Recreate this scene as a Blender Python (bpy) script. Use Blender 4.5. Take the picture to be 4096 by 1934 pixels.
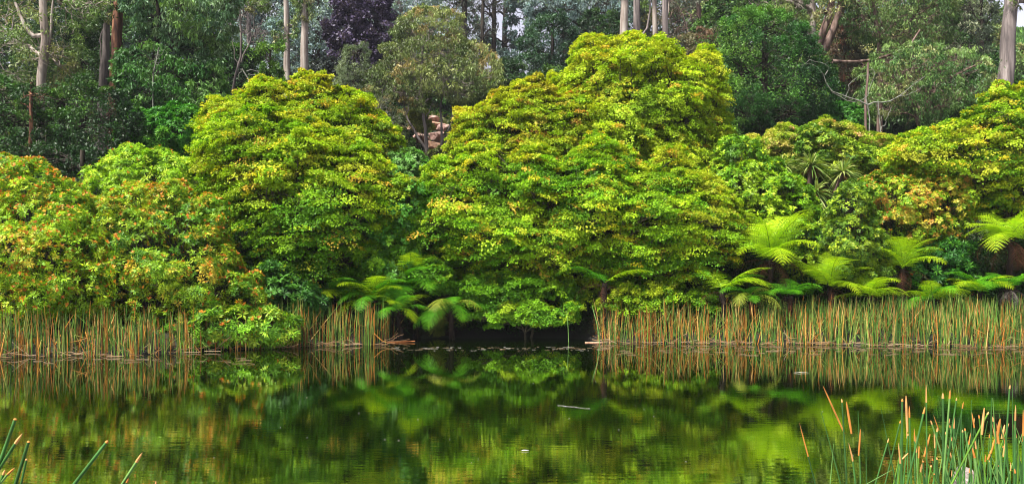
import bpy, math
import numpy as np
from math import radians, sin, cos, pi

# ------------------------------------------------------------------ scene, camera, light
for o in list(bpy.data.objects):
    bpy.data.objects.remove(o)
SC = bpy.context.scene
COL = SC.collection
F, CX, HY, CH = 3215.0, 2048.0, 1087.0, 1.6     # focal length (px of the 4096 wide photo), centre, horizon row, eye height

cd = bpy.data.cameras.new("camera")
cam = bpy.data.objects.new("camera", cd)
COL.objects.link(cam)
cam.location = (0, 0, CH)
cam.rotation_euler = (radians(90), 0, 0)
cd.sensor_width = 36.0
cd.sensor_fit = 'HORIZONTAL'
cd.lens = F / 4096 * 36.0
cd.shift_y = (HY - 967) / 4096
cd.clip_start = 0.05
cd.clip_end = 2000
SC.camera = cam

SUN_DIR = np.array([-0.38, -0.34, 0.94]); SUN_DIR /= np.linalg.norm(SUN_DIR)   # towards the sun
world = bpy.data.worlds.new("World")
SC.world = world
world.use_nodes = True
nt = world.node_tree
bg = nt.nodes["Background"]
sky = nt.nodes.new("ShaderNodeTexSky")
sky.sky_type = 'NISHITA'
sky.sun_disc = False
sky.sun_elevation = math.asin(SUN_DIR[2])
sky.sun_rotation = math.atan2(SUN_DIR[0], SUN_DIR[1])
sky.air_density = 1.0
sky.dust_density = 3.0
hs = nt.nodes.new("ShaderNodeHueSaturation")
hs.inputs['Saturation'].default_value = 0.2
hs.inputs['Value'].default_value = 1.0
nt.links.new(sky.outputs[0], hs.inputs['Color'])
# a bright bank of mist low in the sky all round
gtc = nt.nodes.new("ShaderNodeTexCoord"); gsp = nt.nodes.new("ShaderNodeSeparateXYZ")
gmr = nt.nodes.new("ShaderNodeMapRange"); gmr.inputs[1].default_value = .2; gmr.inputs[2].default_value = .42
gmr.inputs[3].default_value = 2.8; gmr.inputs[4].default_value = 1.0
gmul = nt.nodes.new("ShaderNodeVectorMath"); gmul.operation = 'SCALE'
gcol = nt.nodes.new("ShaderNodeVectorMath"); gcol.operation = 'MULTIPLY'; gcol.inputs[1].default_value = (.98, .96, 1.08)
nt.links.new(gtc.outputs['Generated'], gsp.inputs[0]); nt.links.new(gsp.outputs['Z'], gmr.inputs[0])
nt.links.new(hs.outputs[0], gmul.inputs[0]); nt.links.new(gmr.outputs[0], gmul.inputs['Scale'])
nt.links.new(gmul.outputs[0], gcol.inputs[0]); nt.links.new(gcol.outputs[0], bg.inputs[0])
bg.inputs[1].default_value = 0.05
sl = bpy.data.lights.new("sun", 'SUN')
sl.energy = 5.0
sl.angle = radians(6)
sl.color = (1.0, 0.96, 0.88)
sun = bpy.data.objects.new("sun", sl)
COL.objects.link(sun)
from mathutils import Vector, Matrix
sun.rotation_euler = Vector(SUN_DIR).to_track_quat('Z', 'Y').to_euler()
SC.view_settings.view_transform = 'Standard'
SC.view_settings.look = 'None'
SC.view_settings.exposure = 1.25
SC.view_settings.gamma = 1.0
SC.cycles.max_bounces = 6
SC.cycles.diffuse_bounces = 3
SC.cycles.glossy_bounces = 3
SC.cycles.transmission_bounces = 3
SC.cycles.transparent_max_bounces = 8
SC.cycles.volume_bounces = 0
SC.cycles.use_denoising = True
SC.cycles.denoising_prefilter = 'ACCURATE'
SC.cycles.filter_width = 1.1
SC.cycles.sample_clamp_indirect = 3.0

RNG = np.random.default_rng(7)

# ------------------------------------------------------------------ helpers
def W(px, py, D):
    return np.array([(px - CX) / F * D, D, CH + (HY - py) / F * D])

def lin(*c):
    c = np.array(c, float) / 255.0
    return np.where(c <= 0.04045, c / 12.92, ((c + 0.055) / 1.055) ** 2.4)

def noise2(x, y, seed=0):
    """cheap smooth noise in 0..1"""
    x = np.asarray(x, float); y = np.asarray(y, float)
    r = np.random.default_rng(seed)
    v = 0
    a = 0
    for k in range(6):
        th = r.uniform(0, 2 * pi); ph = r.uniform(0, 2 * pi); fr = 0.6 + 0.45 * k
        v = v + np.sin((x * cos(th) + y * sin(th)) * fr + ph) / (1 + .3 * k)
        a += 1 / (1 + .3 * k)
    return 0.5 + 0.5 * v / a * 1.6

def nrm(v):
    return v / np.maximum(np.linalg.norm(v, axis=-1, keepdims=True), 1e-9)

def mesh_from(name, V, Q, mat, parent=None, col=None, smooth=False, tris=None):
    """V (n,3), Q (m,4) quads, tris (k,3)"""
    me = bpy.data.meshes.new(name)
    V = np.ascontiguousarray(V, dtype=np.float32)
    nq = 0 if Q is None else len(Q)
    ntri = 0 if tris is None else len(tris)
    me.vertices.add(len(V))
    me.vertices.foreach_set("co", V.ravel())
    loops = []
    if nq: loops.append(np.asarray(Q, np.int32).ravel())
    if ntri: loops.append(np.asarray(tris, np.int32).ravel())
    L = np.concatenate(loops)
    me.loops.add(len(L))
    me.loops.foreach_set("vertex_index", L)
    me.polygons.add(nq + ntri)
    st = np.concatenate([np.arange(nq) * 4, nq * 4 + np.arange(ntri) * 3]).astype(np.int32)
    me.polygons.foreach_set("loop_start", st)
    if smooth:
        me.polygons.foreach_set("use_smooth", np.ones(nq + ntri, bool))
    if col is not None:
        at = me.color_attributes.new("tint", 'FLOAT_COLOR', 'POINT')
        c4 = np.ones((len(V), 4), np.float32)
        c4[:, :3] = col
        at.data.foreach_set("color", c4.ravel())
    me.materials.append(mat)
    me.update(calc_edges=True)
    o = bpy.data.objects.new(name, me)
    COL.objects.link(o)
    if parent is not None:
        o.parent = parent
        o.matrix_parent_inverse = Matrix.Identity(4)
        if parent.parent is not None:
            off = -(Vector(parent.location) + Vector(parent.parent.location))
        else:
            off = -Vector(parent.location)
        me.transform(Matrix.Translation(off))
    return o

def tag(o, label=None, cat=None, group=None, kind=None):
    if label: o['label'] = label
    if cat: o['category'] = cat
    if group: o['group'] = group
    if kind: o['kind'] = kind
    return o

def empty(name, loc, label, cat, group=None):
    o = bpy.data.objects.new(name, None)
    COL.objects.link(o)
    o.location = Vector([float(a) for a in loc])
    o.empty_display_size = 0.2
    return tag(o, label, cat, group)

# ------------------------------------------------------------------ materials
def new_mat(name):
    m = bpy.data.materials.new(name)
    m.use_nodes = True
    m.node_tree.nodes.clear()
    return m, m.node_tree

def leaf_mat(name, rough=0.5, trans=0.3, spec=0.4, tgain=(1.15, 1.25, 0.4)):
    m, t = new_mat(name)
    N = t.nodes; L = t.links
    out = N.new("ShaderNodeOutputMaterial")
    at = N.new("ShaderNodeAttribute"); at.attribute_name = "tint"
    nz = N.new("ShaderNodeTexNoise"); nz.inputs['Scale'].default_value = 3.0; nz.inputs['Detail'].default_value = 3
    tc = N.new("ShaderNodeTexCoord")
    L.new(tc.outputs['Object'], nz.inputs['Vector'])
    mr = N.new("ShaderNodeMapRange"); mr.inputs[1].default_value = .3; mr.inputs[2].default_value = .7
    mr.inputs[3].default_value = .8; mr.inputs[4].default_value = 1.2
    L.new(nz.outputs[0], mr.inputs[0])
    mx = N.new("ShaderNodeVectorMath"); mx.operation = 'SCALE'
    L.new(at.outputs['Color'], mx.inputs[0]); L.new(mr.outputs[0], mx.inputs['Scale'])
    p = N.new("ShaderNodeBsdfPrincipled")
    p.inputs['Roughness'].default_value = rough
    p.inputs['Specular IOR Level'].default_value = spec
    L.new(mx.outputs[0], p.inputs['Base Color'])
    tr = N.new("ShaderNodeBsdfTranslucent")
    m2 = N.new("ShaderNodeVectorMath"); m2.operation = 'MULTIPLY'
    m2.inputs[1].default_value = tgain
    L.new(mx.outputs[0], m2.inputs[0]); L.new(m2.outputs[0], tr.inputs[0])
    mix = N.new("ShaderNodeMixShader"); mix.inputs[0].default_value = trans
    L.new(p.outputs[0], mix.inputs[1]); L.new(tr.outputs[0], mix.inputs[2])
    L.new(mix.outputs[0], out.inputs[0])
    return m

def tint_mat(name, rough=0.6, spec=0.3):
    m, t = new_mat(name)
    N = t.nodes; L = t.links
    out = N.new("ShaderNodeOutputMaterial")
    at = N.new("ShaderNodeAttribute"); at.attribute_name = "tint"
    nz = N.new("ShaderNodeTexNoise"); nz.inputs['Scale'].default_value = 25.0; nz.inputs['Detail'].default_value = 4
    tc = N.new("ShaderNodeTexCoord")
    L.new(tc.outputs['Object'], nz.inputs['Vector'])
    mr = N.new("ShaderNodeMapRange"); mr.inputs[1].default_value = .3; mr.inputs[2].default_value = .7
    mr.inputs[3].default_value = .7; mr.inputs[4].default_value = 1.25
    L.new(nz.outputs[0], mr.inputs[0])
    mx = N.new("ShaderNodeVectorMath"); mx.operation = 'SCALE'
    L.new(at.outputs['Color'], mx.inputs[0]); L.new(mr.outputs[0], mx.inputs['Scale'])
    p = N.new("ShaderNodeBsdfPrincipled")
    p.inputs['Roughness'].default_value = rough
    p.inputs['Specular IOR Level'].default_value = spec
    L.new(mx.outputs[0], p.inputs['Base Color'])
    L.new(p.outputs[0], out.inputs[0])
    return m

def bark_mat(name, c1, c2, c3, scale=1.0, streak=0.12, bump=0.5):
    """streaky bark: three colours along vertical noise"""
    m, t = new_mat(name)
    N = t.nodes; L = t.links
    out = N.new("ShaderNodeOutputMaterial")
    tc = N.new("ShaderNodeTexCoord")
    mp = N.new("ShaderNodeMapping"); mp.inputs['Scale'].default_value = (4 * scale, 4 * scale, 4 * scale * streak)
    L.new(tc.outputs['Object'], mp.inputs[0])
    nz = N.new("ShaderNodeTexNoise"); nz.inputs['Scale'].default_value = 1.6; nz.inputs['Detail'].default_value = 6
    nz.inputs['Roughness'].default_value = .65
    L.new(mp.outputs[0], nz.inputs['Vector'])
    cr = N.new("ShaderNodeValToRGB")
    e = cr.color_ramp.elements
    e[0].position = .36; e[0].color = (*c1, 1)
    e[1].position = .66; e[1].color = (*c3, 1)
    k = e.new(.5); k.color = (*c2, 1)
    L.new(nz.outputs[0], cr.inputs[0])
    p = N.new("ShaderNodeBsdfPrincipled")
    p.inputs['Roughness'].default_value = .85
    p.inputs['Specular IOR Level'].default_value = .2
    L.new(cr.outputs[0], p.inputs['Base Color'])
    bp = N.new("ShaderNodeBump"); bp.inputs['Strength'].default_value = bump; bp.inputs['Distance'].default_value = .03
    L.new(nz.outputs[0], bp.inputs['Height']); L.new(bp.outputs[0], p.inputs['Normal'])
    L.new(p.outputs[0], out.inputs[0])
    return m

MLEAF = leaf_mat("maple_leaf", .55, .27, .16)
MGLOSS = leaf_mat("glossy_leaf", .5, .2, .22)
MGUM = leaf_mat("gum_leaf", .5, .22, .3)
MFERN = leaf_mat("fern_leaf", .5, .28, .18)
MREED = tint_mat("reed_stem", .55, .22)
MDEAD = leaf_mat("dead_leaf", .8, .2, .1, (1.1, 1, .8))
BDARK = bark_mat("dark_bark", (.012, .010, .008), (.03, .024, .018), (.07, .055, .04), 2)
BMAPLE = bark_mat("maple_bark", (.014, .012, .008), (.035, .03, .018), (.08, .07, .04), 2)
BPALE = bark_mat("pale_gum_bark", (.13, .09, .075), (.30, .25, .21), (.46, .41, .36), 1, .05)
BRED = bark_mat("red_gum_bark", (.03, .015, .012), (.11, .05, .035), (.36, .17, .09), 1, .12)
BGREY = bark_mat("grey_gum_bark", (.06, .05, .05), (.17, .14, .13), (.34, .29, .27), 1, .06)
BBROWN = bark_mat("brown_gum_bark", (.035, .022, .018), (.12, .075, .06), (.25, .18, .15), 1, .08)
BTWIG = bark_mat("bleached_twig", (.08, .08, .06), (.17, .17, .14), (.28, .28, .25), 2, .3)
BFERN = bark_mat("fern_trunk", (.005, .004, .003), (.014, .009, .006), (.035, .02, .012), 5, .2, 1)

# ------------------------------------------------------------------ geometry builders
def leaves(pos, axis, nor, L, Wd, fold=0.15):
    """kite leaves -> V, Q. pos base (n,3)"""
    n = len(pos)
    axis = nrm(axis)
    side = nrm(np.cross(nor, axis))
    nn = np.cross(axis, side)
    L = np.broadcast_to(L, (n,))[:, None]; Wd = np.broadcast_to(Wd, (n,))[:, None]
    mid = pos + axis * L * .48 - nn * L * fold * .3
    V = np.empty((n, 4, 3))
    V[:, 0] = pos
    V[:, 1] = mid + side * Wd * .5 + nn * Wd * fold
    V[:, 2] = pos + axis * L - nn * L * fold
    V[:, 3] = mid - side * Wd * .5 + nn * Wd * fold
    Q = np.arange(n * 4).reshape(n, 4)
    return V.reshape(-1, 3), Q

def tubes(P, R, S=5):
    """P (n,k,3) polylines, R (n,k) radii -> V,Q"""
    P = np.asarray(P, float); R = np.asarray(R, float)
    n, k, _ = P.shape
    T = np.empty_like(P)
    T[:, 1:-1] = P[:, 2:] - P[:, :-2]
    T[:, 0] = P[:, 1] - P[:, 0]; T[:, -1] = P[:, -1] - P[:, -2]
    T = nrm(T)
    d = nrm(P[:, -1] - P[:, 0])
    ref = np.where((np.abs(d[:, 2]) > .8)[:, None], np.array([0, 1.0, 0]), np.array([0, 0, 1.0]))
    ref = ref[:, None, :] + 0 * T
    A = nrm(np.cross(T, ref)); B = np.cross(T, A)
    th = np.arange(S) / S * 2 * pi
    V = P[:, :, None] + (A[:, :, None] * np.cos(th)[None, None, :, None] + B[:, :, None] * np.sin(th)[None, None, :, None]) * R[:, :, None, None]
    idx = np.arange(n * k * S).reshape(n, k, S)
    a = idx[:, :-1]; b = idx[:, 1:]
    Q = np.stack([a, np.roll(a, -1, 2), np.roll(b, -1, 2), b], -1).reshape(-1, 4)
    return V.reshape(-1, 3), Q

def straps(P, Wd, side):
    """P (n,k,3) centre lines, Wd (n,k) widths, side (n,3) or (n,k,3)"""
    n, k, _ = P.shape
    side = nrm(np.asarray(side, float))
    if side.ndim == 2: side = np.repeat(side[:, None], k, 1)
    V = np.stack([P + side * Wd[..., None] * .5, P - side * Wd[..., None] * .5], 2)
    idx = np.arange(n * k * 2).reshape(n, k, 2)
    Q = np.stack([idx[:, :-1, 0], idx[:, 1:, 0], idx[:, 1:, 1], idx[:, :-1, 1]], -1).reshape(-1, 4)
    return V.reshape(-1, 3), Q

def cat_vq(items):
    Vs, Qs, o = [], [], 0
    for v, q in items:
        Vs.append(v); Qs.append(q + o); o += len(v)
    return np.concatenate(Vs), np.concatenate(Qs)

def in_poly(x, y, poly):
    inside = np.zeros(len(x), bool)
    n = len(poly)
    for i in range(n):
        x0, y0 = poly[i]; x1, y1 = poly[(i + 1) % n]
        c = ((y0 > y) != (y1 > y)) & (x < (x1 - x0) * (y - y0) / ((y1 - y0) + 1e-9) + x0)
        inside ^= c
    return inside

def edge_dist(x, y, poly):
    best = np.full(len(x), 1e9); ex = np.zeros(len(x)); ey = np.zeros(len(x))
    n = len(poly)
    for i in range(n):
        x0, y0 = poly[i]; x1, y1 = poly[(i + 1) % n]
        dx, dy = x1 - x0, y1 - y0
        t = np.clip(((x - x0) * dx + (y - y0) * dy) / (dx * dx + dy * dy + 1e-9), 0, 1)
        qx, qy = x0 + t * dx, y0 + t * dy
        d = np.hypot(x - qx, y - qy)
        m = d < best
        best[m] = d[m]; ex[m] = qx[m]; ey[m] = qy[m]
    return best, ex, ey

def lumps_in(poly, D, T, R, n, seed, front=.7, spacing=.62, flat=1.0, lean=0.0, rough=.17, thin=0.0):
    """lump centres filling an inflated outline of real thickness. returns centre (n,3), outward (n,3), radius (n,)"""
    r = np.random.default_rng(seed)
    if not len(poly): return np.empty((0, 3)), np.empty((0, 3)), np.empty(0)
    poly = np.array(poly, float)
    # roughen the outline
    for it in range(2):
        nx_ = np.roll(poly, -1, 0)
        md = (poly + nx_) / 2
        ed = nx_ - poly; ln = np.hypot(ed[:, 0], ed[:, 1])
        nn_ = np.stack([ed[:, 1], -ed[:, 0]], 1) / (ln[:, None] + 1e-6)
        md = md + nn_ * (r.normal(0, rough, len(md)) * ln)[:, None].clip(-45, 45)
        poly = np.stack([poly, md], 1).reshape(-1, 2)
    x0, y0 = poly.min(0); x1, y1 = poly.max(0)
    C, O, RR = [], [], []
    M = n * 14
    x = r.uniform(x0, x1, M); y = r.uniform(y0, y1, M)
    k = in_poly(x, y, poly) & (r.random(M) > thin * np.clip((y - y0) / (y1 - y0) * 1.6 - .5, 0, 1)); x = x[k]; y = y[k]
    d, ex, ey = edge_dist(x, y, poly)
    dm = max(min(x1 - x0, y1 - y0) * .38, 1)
    u = np.clip(d / dm, 0, 1)
    th = T * np.sqrt(1 - (1 - u) ** 2) * np.clip(.75 + .45 * noise2(x / 60, y / 45, seed), .6, 1.25)
    isf = r.random(len(x)) < front
    side = np.where(isf, -r.uniform(.75, 1.0, len(x)), r.uniform(-1, 1, len(x)))
    hh = (y1 - y) / (y1 - y0)                       # 0 bottom .. 1 top
    Dp = D + th * side + lean * hh
    rad = R * r.uniform(.5, 1.4, len(x))
    lim = d / F * Dp / .42
    rad = np.minimum(rad, np.maximum(lim, R * .4))
    P = np.stack([(x - CX) / F * Dp, Dp, CH + (HY - y) / F * Dp], 1)
    ox = (ex - x); oz = -(ey - y)
    on = np.hypot(ox, oz) + 1e-6
    w = (1 - u)
    out = nrm(np.stack([ox / on * w, (1 - w) * np.sign(side) * 1.0 - 0 * w, oz / on * w], 1))
    acc = np.empty((0, 3))
    sel = []
    sc = np.array([1, 1, 1 / flat])
    Ps = P * sc
    for i in range(len(P)):
        if len(sel) >= n: break
        if len(sel):
            dd = np.sqrt(((Ps[sel] - Ps[i]) ** 2).sum(1))
            if (dd < spacing * (rad[sel] + rad[i])).any(): continue
        sel.append(i)
    return P[sel], out[sel], rad[sel]

def pick_cols(C, pal, wts, seed, jitter=.18, freq=1.0, rnd=.25, hb=0.0):
    """palette colour per point, neighbours alike"""
    r = np.random.default_rng(seed)
    pal = np.array(pal, float); w = np.cumsum(np.array(wts, float) / np.sum(wts))
    v = noise2(C[:, 0] * freq * 1.3, C[:, 2] * freq * 1.3 + C[:, 1] * .7, seed) + r.normal(0, rnd, len(C))
    if hb: v = v + hb * (C[:, 2] - C[:, 2].min()) / (np.ptp(C[:, 2]) + 1e-6)   # the newest, yellowest leaves are the highest
    # rank transform keeps the weights
    rk = np.argsort(np.argsort(v)) / max(len(v) - 1, 1)
    i = np.searchsorted(w, rk).clip(0, len(pal) - 1)
    c = pal[i] * (1 + r.normal(0, jitter, (len(C), 1)))
    return np.clip(c, .002, .9)

def crown_maple(C, O, R, pal, wts, seed, sprays=11, per=50, L=.066, tiltk=.6, tip=None, tipp=.12, flat=.2):
    """layered flat sprays of small leaves"""
    r = np.random.default_rng(seed)
    n = len(C)
    S = n * sprays
    li = np.repeat(np.arange(n), sprays)
    lump_n = nrm(np.array([0, 0, 1.0]) + O * tiltk * r.uniform(.5, 1.3, (n, 1)) + r.normal(0, .15, (n, 3)))
    a = nrm(np.cross(lump_n, np.array([.3, 1, .1]))); b = np.cross(lump_n, a)
    th = r.uniform(0, 2 * pi, S); q = np.sqrt(r.uniform(0, 1, S)) * .85
    lob = 1 + .3 * np.sin(2 * th + r.uniform(0, 6, n)[li])
    q = q * lob
    sp = C[li] + (a[li] * np.cos(th)[:, None] + b[li] * np.sin(th)[:, None]) * (q * R[li])[:, None] \
        + lump_n[li] * (r.normal(0, flat * .5, S) * R[li])[:, None]
    sp[:, 2] -= .25 * q ** 2 * R[li]
    sn = nrm(lump_n[li] + r.normal(0, .17, (S, 3)))
    sr = R[li] * r.uniform(.26, .46, S)
    lc = pick_cols(C, pal, wts, seed + 1, .12, hb=.75)
    own = np.array(pal)[r.choice(len(pal), S, p=np.array(wts) / sum(wts))]
    scol = np.where((r.random(S) < .2)[:, None], own, lc[li]) * (1 + r.normal(0, .12, (S, 1)))
    if tip is not None:
        t = r.random(S) < tipp
        scol[t] = np.array(tip)[r.integers(0, len(tip), t.sum())] * r.uniform(.8, 1.2, (t.sum(), 1))
    K = S * per
    si = np.repeat(np.arange(S), per)
    a = nrm(np.cross(sn, np.array([1, .2, .1]))); b = np.cross(sn, a)
    th = r.uniform(0, 2 * pi, K); q = np.sqrt(r.uniform(0.02, 1, K))
    q *= 1 + .35 * np.sin(3 * th + r.uniform(0, 6, S)[si])
    dirv = a[si] * np.cos(th)[:, None] + b[si] * np.sin(th)[:, None]
    pos = sp[si] + dirv * (q * sr[si])[:, None] + sn[si] * r.normal(0, .022, K)[:, None]
    pos[:, 2] -= .22 * q ** 2 * sr[si]
    nor = nrm(sn[si] + r.normal(0, .26, (K, 3)))
    ax = nrm(dirv + r.normal(0, .6, (K, 3)) - np.array([0, 0, .15]))
    sz = L * r.uniform(.7, 1.3, K)
    V, Q = leaves(pos, ax, nor, sz, sz * r.uniform(.7, 1.1, K))
    c = scol[si] * (1 + r.normal(0, .13, (K, 1)))
    return V, Q, np.repeat(np.clip(c, .001, .9), 4, 0)

def crown_rosette(C, O, R, pal, wts, seed, nodes=26, per=9, L=.13, Wk=.27, squash=.8, accent=None, accp=.0, core=0.25):
    """whorls of long leaves on the surface of lumps; returns leaves and node data"""
    r = np.random.default_rng(seed)
    n = len(C); S = n * nodes
    li = np.repeat(np.arange(n), nodes)
    d = nrm(r.normal(0, 1, (S, 3)) + O[li] * .8 + np.array([0, 0, .45]))
    rr = np.where(r.random(S) < core, r.uniform(.4, .85, S), r.uniform(.85, 1.08, S))
    sp = C[li] + d * (R[li] * rr)[:, None] * np.array([1, 1, squash])
    ax0 = nrm(d + np.array([0, 0, .6]) + r.normal(0, .2, (S, 3)))
    lc = pick_cols(C, pal, wts, seed + 1, .10)
    own = np.array(pal)[r.choice(len(pal), S, p=np.array(wts) / sum(wts))]
    scol = np.where((r.random(S) < .5)[:, None], own, lc[li]) * (1 + r.normal(0, .16, (S, 1)))
    isacc = np.zeros(S, bool)
    if accent is not None:
        fld = noise2(C[:, 0] * 1.5, C[:, 2] * 1.5, seed + 5)[li]
        isacc = (r.random(S) < accp * np.clip(fld * 1.8, .1, 2)) & (rr > .8)
    K = S * per
    si = np.repeat(np.arange(S), per)
    k = np.tile(np.arange(per), S)
    a = nrm(np.cross(ax0, np.array([1, .3, .2]))); b = np.cross(ax0, a)
    th = k / per * 2 * pi + r.uniform(0, 6, S)[si] + r.normal(0, .2, K)
    rad = a[si] * np.cos(th)[:, None] + b[si] * np.sin(th)[:, None]
    el = r.uniform(-.15, .75, K)
    ax = nrm(rad * np.cos(el)[:, None] + ax0[si] * np.sin(el)[:, None])
    nor = nrm(ax0[si] - rad * .25 + r.normal(0, .2, (K, 3)))
    sz = L * r.uniform(.7, 1.2, K)
    V, Q = leaves(sp[si] + rad * .012, ax, nor, sz, sz * Wk * r.uniform(.85, 1.2, K), .12)
    c = scol[si] * (1 + r.normal(0, .12, (K, 1)))
    main = (V, Q, np.repeat(np.clip(c, .001, .9), 4, 0))
    acc = None
    if isacc.any():
        A = np.where(isacc)[0]; m = 6
        ai = np.repeat(A, m); K2 = len(ai)
        th = r.uniform(0, 2 * pi, K2)
        rad = a[ai] * np.cos(th)[:, None] + b[ai] * np.sin(th)[:, None]
        ax = nrm(ax0[ai] * r.uniform(.5, 1.2, (K2, 1)) + rad * .8)
        sz = L * .72 * r.uniform(.7, 1.3, K2)
        V2, Q2 = leaves(sp[ai] + ax0[ai] * .02, ax, nrm(ax0[ai] + rad * .3), sz, sz * .5, .12)
        c2 = np.array(accent)[r.integers(0, len(accent), len(isacc))][ai] * r.uniform(.75, 1.25, (K2, 1))
        acc = (V2, Q2, np.repeat(c2, 4, 0))
    return main, acc

def crown_hang(C, O, R, pal, wts, seed, per=160, L=.16, Wk=.2, hang=1.0, squash=.9, shell=.55):
    """drooping narrow leaves in loose lumps (gum trees), or random fluff with hang=0"""
    r = np.random.default_rng(seed)
    n = len(C)
    sub = 7
    S = n * sub
    li = np.repeat(np.arange(n), sub)
    d = nrm(r.normal(0, 1, (S, 3)) + O[li] * .5 + np.array([0, 0, .3]))
    sp = C[li] + d * (R[li] * r.uniform(shell, 1, S))[:, None] * np.array([1, 1, squash])
    sr = R[li] * r.uniform(.2, .38, S)
    lc = pick_cols(C, pal, wts, seed + 1, .12)
    scol = lc[li] * (1 + r.normal(0, .14, (S, 1)))
    m = max(per // sub, 3)
    K = S * m
    si = np.repeat(np.arange(S), m)
    off = r.normal(0, .55, (K, 3)) * sr[si][:, None]
    off[:, 2] *= .8
    pos = sp[si] + off
    ax = nrm(r.normal(0, .55, (K, 3)) + np.array([0, 0, -1.0]) * hang + nrm(off) * .3)
    nor = nrm(r.normal(0, 1, (K, 3)) + O[li][si] * .5 + np.array([0, 0, .5]))
    sz = L * r.uniform(.6, 1.3, K)
    V, Q = leaves(pos, ax, nor, sz, sz * Wk * r.uniform(.8, 1.25, K), .1)
    c = scol[si] * (1 + r.normal(0, .16, (K, 1)))
    return V, Q, np.repeat(np.clip(c, .001, .9), 4, 0)

def curve(a, b, k, bend, r, wob=.04):
    """n polylines a->b (n,3) with k points, bend vector (n,3)"""
    t = np.linspace(0, 1, k)[None, :, None]
    P = a[:, None] * (1 - t) + b[:, None] * t + bend[:, None] * (4 * t * (1 - t)) * .5
    L = np.linalg.norm(b - a, axis=1)[:, None, None]
    w = r.normal(0, wob, P.shape) * L
    w[:, 0] = 0; w[:, -1] = 0
    return P + w

def branches(base, fork, C, R, seed, K=7, r0=.12, twigs=4, tw=.006, main_up=.35, extra=None):
    """trunk + limbs + branches to each lump + twigs inside lumps"""
    r = np.random.default_rng(seed)
    items = []
    base = np.array(base, float); fork = np.array(fork, float)
    k = 6
    P = curve(base[None], fork[None], k, np.array([[.05, 0, 0]]), r, .03)
    rad = np.linspace(r0 * 1.25, r0 * .9, k)[None]
    items.append(tubes(P, rad, 8))
    K = min(K, len(C))
    cen = C[r.choice(len(C), K, replace=False)]
    for _ in range(6):
        a = ((C[:, None] - cen[None]) ** 2).sum(2).argmin(1)
        for j in range(K):
            if (a == j).any(): cen[j] = C[a == j].mean(0)
    node = cen * .62 + fork * .38
    node[:, 2] += 0
    bend = np.stack([np.zeros(K), np.zeros(K), np.linalg.norm(node - fork, axis=1) * .25], 1)
    ML = curve(np.repeat(fork[None], K, 0), node, 8, bend, r, .025)
    mr = np.linspace(.62, .28, 8)[None] * r0 * r.uniform(.8, 1.2, (K, 1))
    items.append(tubes(ML, mr, 6))
    # branches
    tt = r.integers(4, 8, len(C))
    st = ML[a, tt]
    ln = np.linalg.norm(C - st, axis=1)
    bend = np.stack([r.normal(0, .1, len(C)) * ln, r.normal(0, .1, len(C)) * ln, -.12 * ln + .2 * r.random(len(C)) * ln], 1)
    end = C - np.array([0, 0, 1]) * (R * .15)[:, None]
    BL = curve(st, end, 6, bend, r, .03)
    br = np.linspace(1, .35, 6)[None] * (r0 * .17 + .004 * ln)[:, None].clip(.006, .05)
    items.append(tubes(BL, br, 5))
    # twigs
    if twigs:
        i = np.repeat(np.arange(len(C)), twigs)
        stt = BL[i, r.integers(3, 6, len(i))]
        d = nrm(r.normal(0, 1, (len(i), 3)) * np.array([1, 1, .5]) + np.array([0, 0, .35]))
        e = stt + d * (R[i] * r.uniform(.6, 1.1, len(i)))[:, None]
        TL = curve(stt, e, 4, d * 0, r, .06)
        items.append(tubes(TL, np.linspace(1.3, .6, 4)[None] * np.full((len(i), 1), tw), 3))
    if extra: items += extra
    return cat_vq(items)

# ------------------------------------------------------------------ terrain and water
def shore(x):
    x = np.asarray(x, float)
    xs = [-60, -12, -7.2, -5.2, -4.2, -3.0, -2.6, -1.2, 1.7, 2.1, 5, 10, 60]
    ys = [14.0, 15.0, 15.6, 16.9, 17.3, 17.9, 19.1, 19.5, 19.4, 18.3, 18.15, 17.3, 16.5]
    return np.interp(x, xs, ys) + .10 * np.sin(2.9 * x + 1) + .06 * np.sin(7.3 * x)

def gz(x, y):
    x = np.asarray(x, float); y = np.asarray(y, float)
    d = y - shore(x)
    up = .28 * np.clip(d / .7, 0, 1) + .10 * np.clip(d, 0, 4.5) + .36 * np.clip(d - 4.5, 0, 52) + .05 * np.clip(d - 56.5, 0, 400)
    up = up + np.clip((x - 22) / 20, 0, 1) * .30 * np.clip(d - 50, 0, 60)
    up = up + np.clip(d / 6, 0, 1) * (noise2(x * .5, y * .5, 3) - .5) * .9
    bed = np.clip(d * .55, -1.3, 0)
    near = np.clip((2.3 - y) * .35, -1.3, .25)
    low = np.maximum(bed, near)
    return np.where(d > 0, up, low)

xs = np.concatenate([np.linspace(-160, -42, 24), np.arange(-40, 40.01, .5), np.linspace(42, 160, 24)])
ys = np.concatenate([np.linspace(-30, 10, 41), np.arange(10.5, 26, .25), np.arange(26, 80, 1.0), np.linspace(81, 320, 30)])
X, Y = np.meshgrid(xs, ys)
Z = gz(X, Y) + np.where(Y > 10, .04 * np.sin(X * 5.1) * np.cos(Y * 4.3), 0)
V = np.stack([X, Y, Z], -1).reshape(-1, 3)
idx = np.arange(X.size).reshape(X.shape)
Q = np.stack([idx[:-1, :-1], idx[:-1, 1:], idx[1:, 1:], idx[1:, :-1]], -1).reshape(-1, 4)
mg, t = new_mat("soil_and_grass")
N = t.nodes; L = t.links
out = N.new("ShaderNodeOutputMaterial"); p = N.new("ShaderNodeBsdfPrincipled"); p.inputs['Roughness'].default_value = .95
tc = N.new("ShaderNodeTexCoord"); nz = N.new("ShaderNodeTexNoise"); nz.inputs['Scale'].default_value = .5; nz.inputs['Detail'].default_value = 8
L.new(tc.outputs['Object'], nz.inputs['Vector'])
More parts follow.
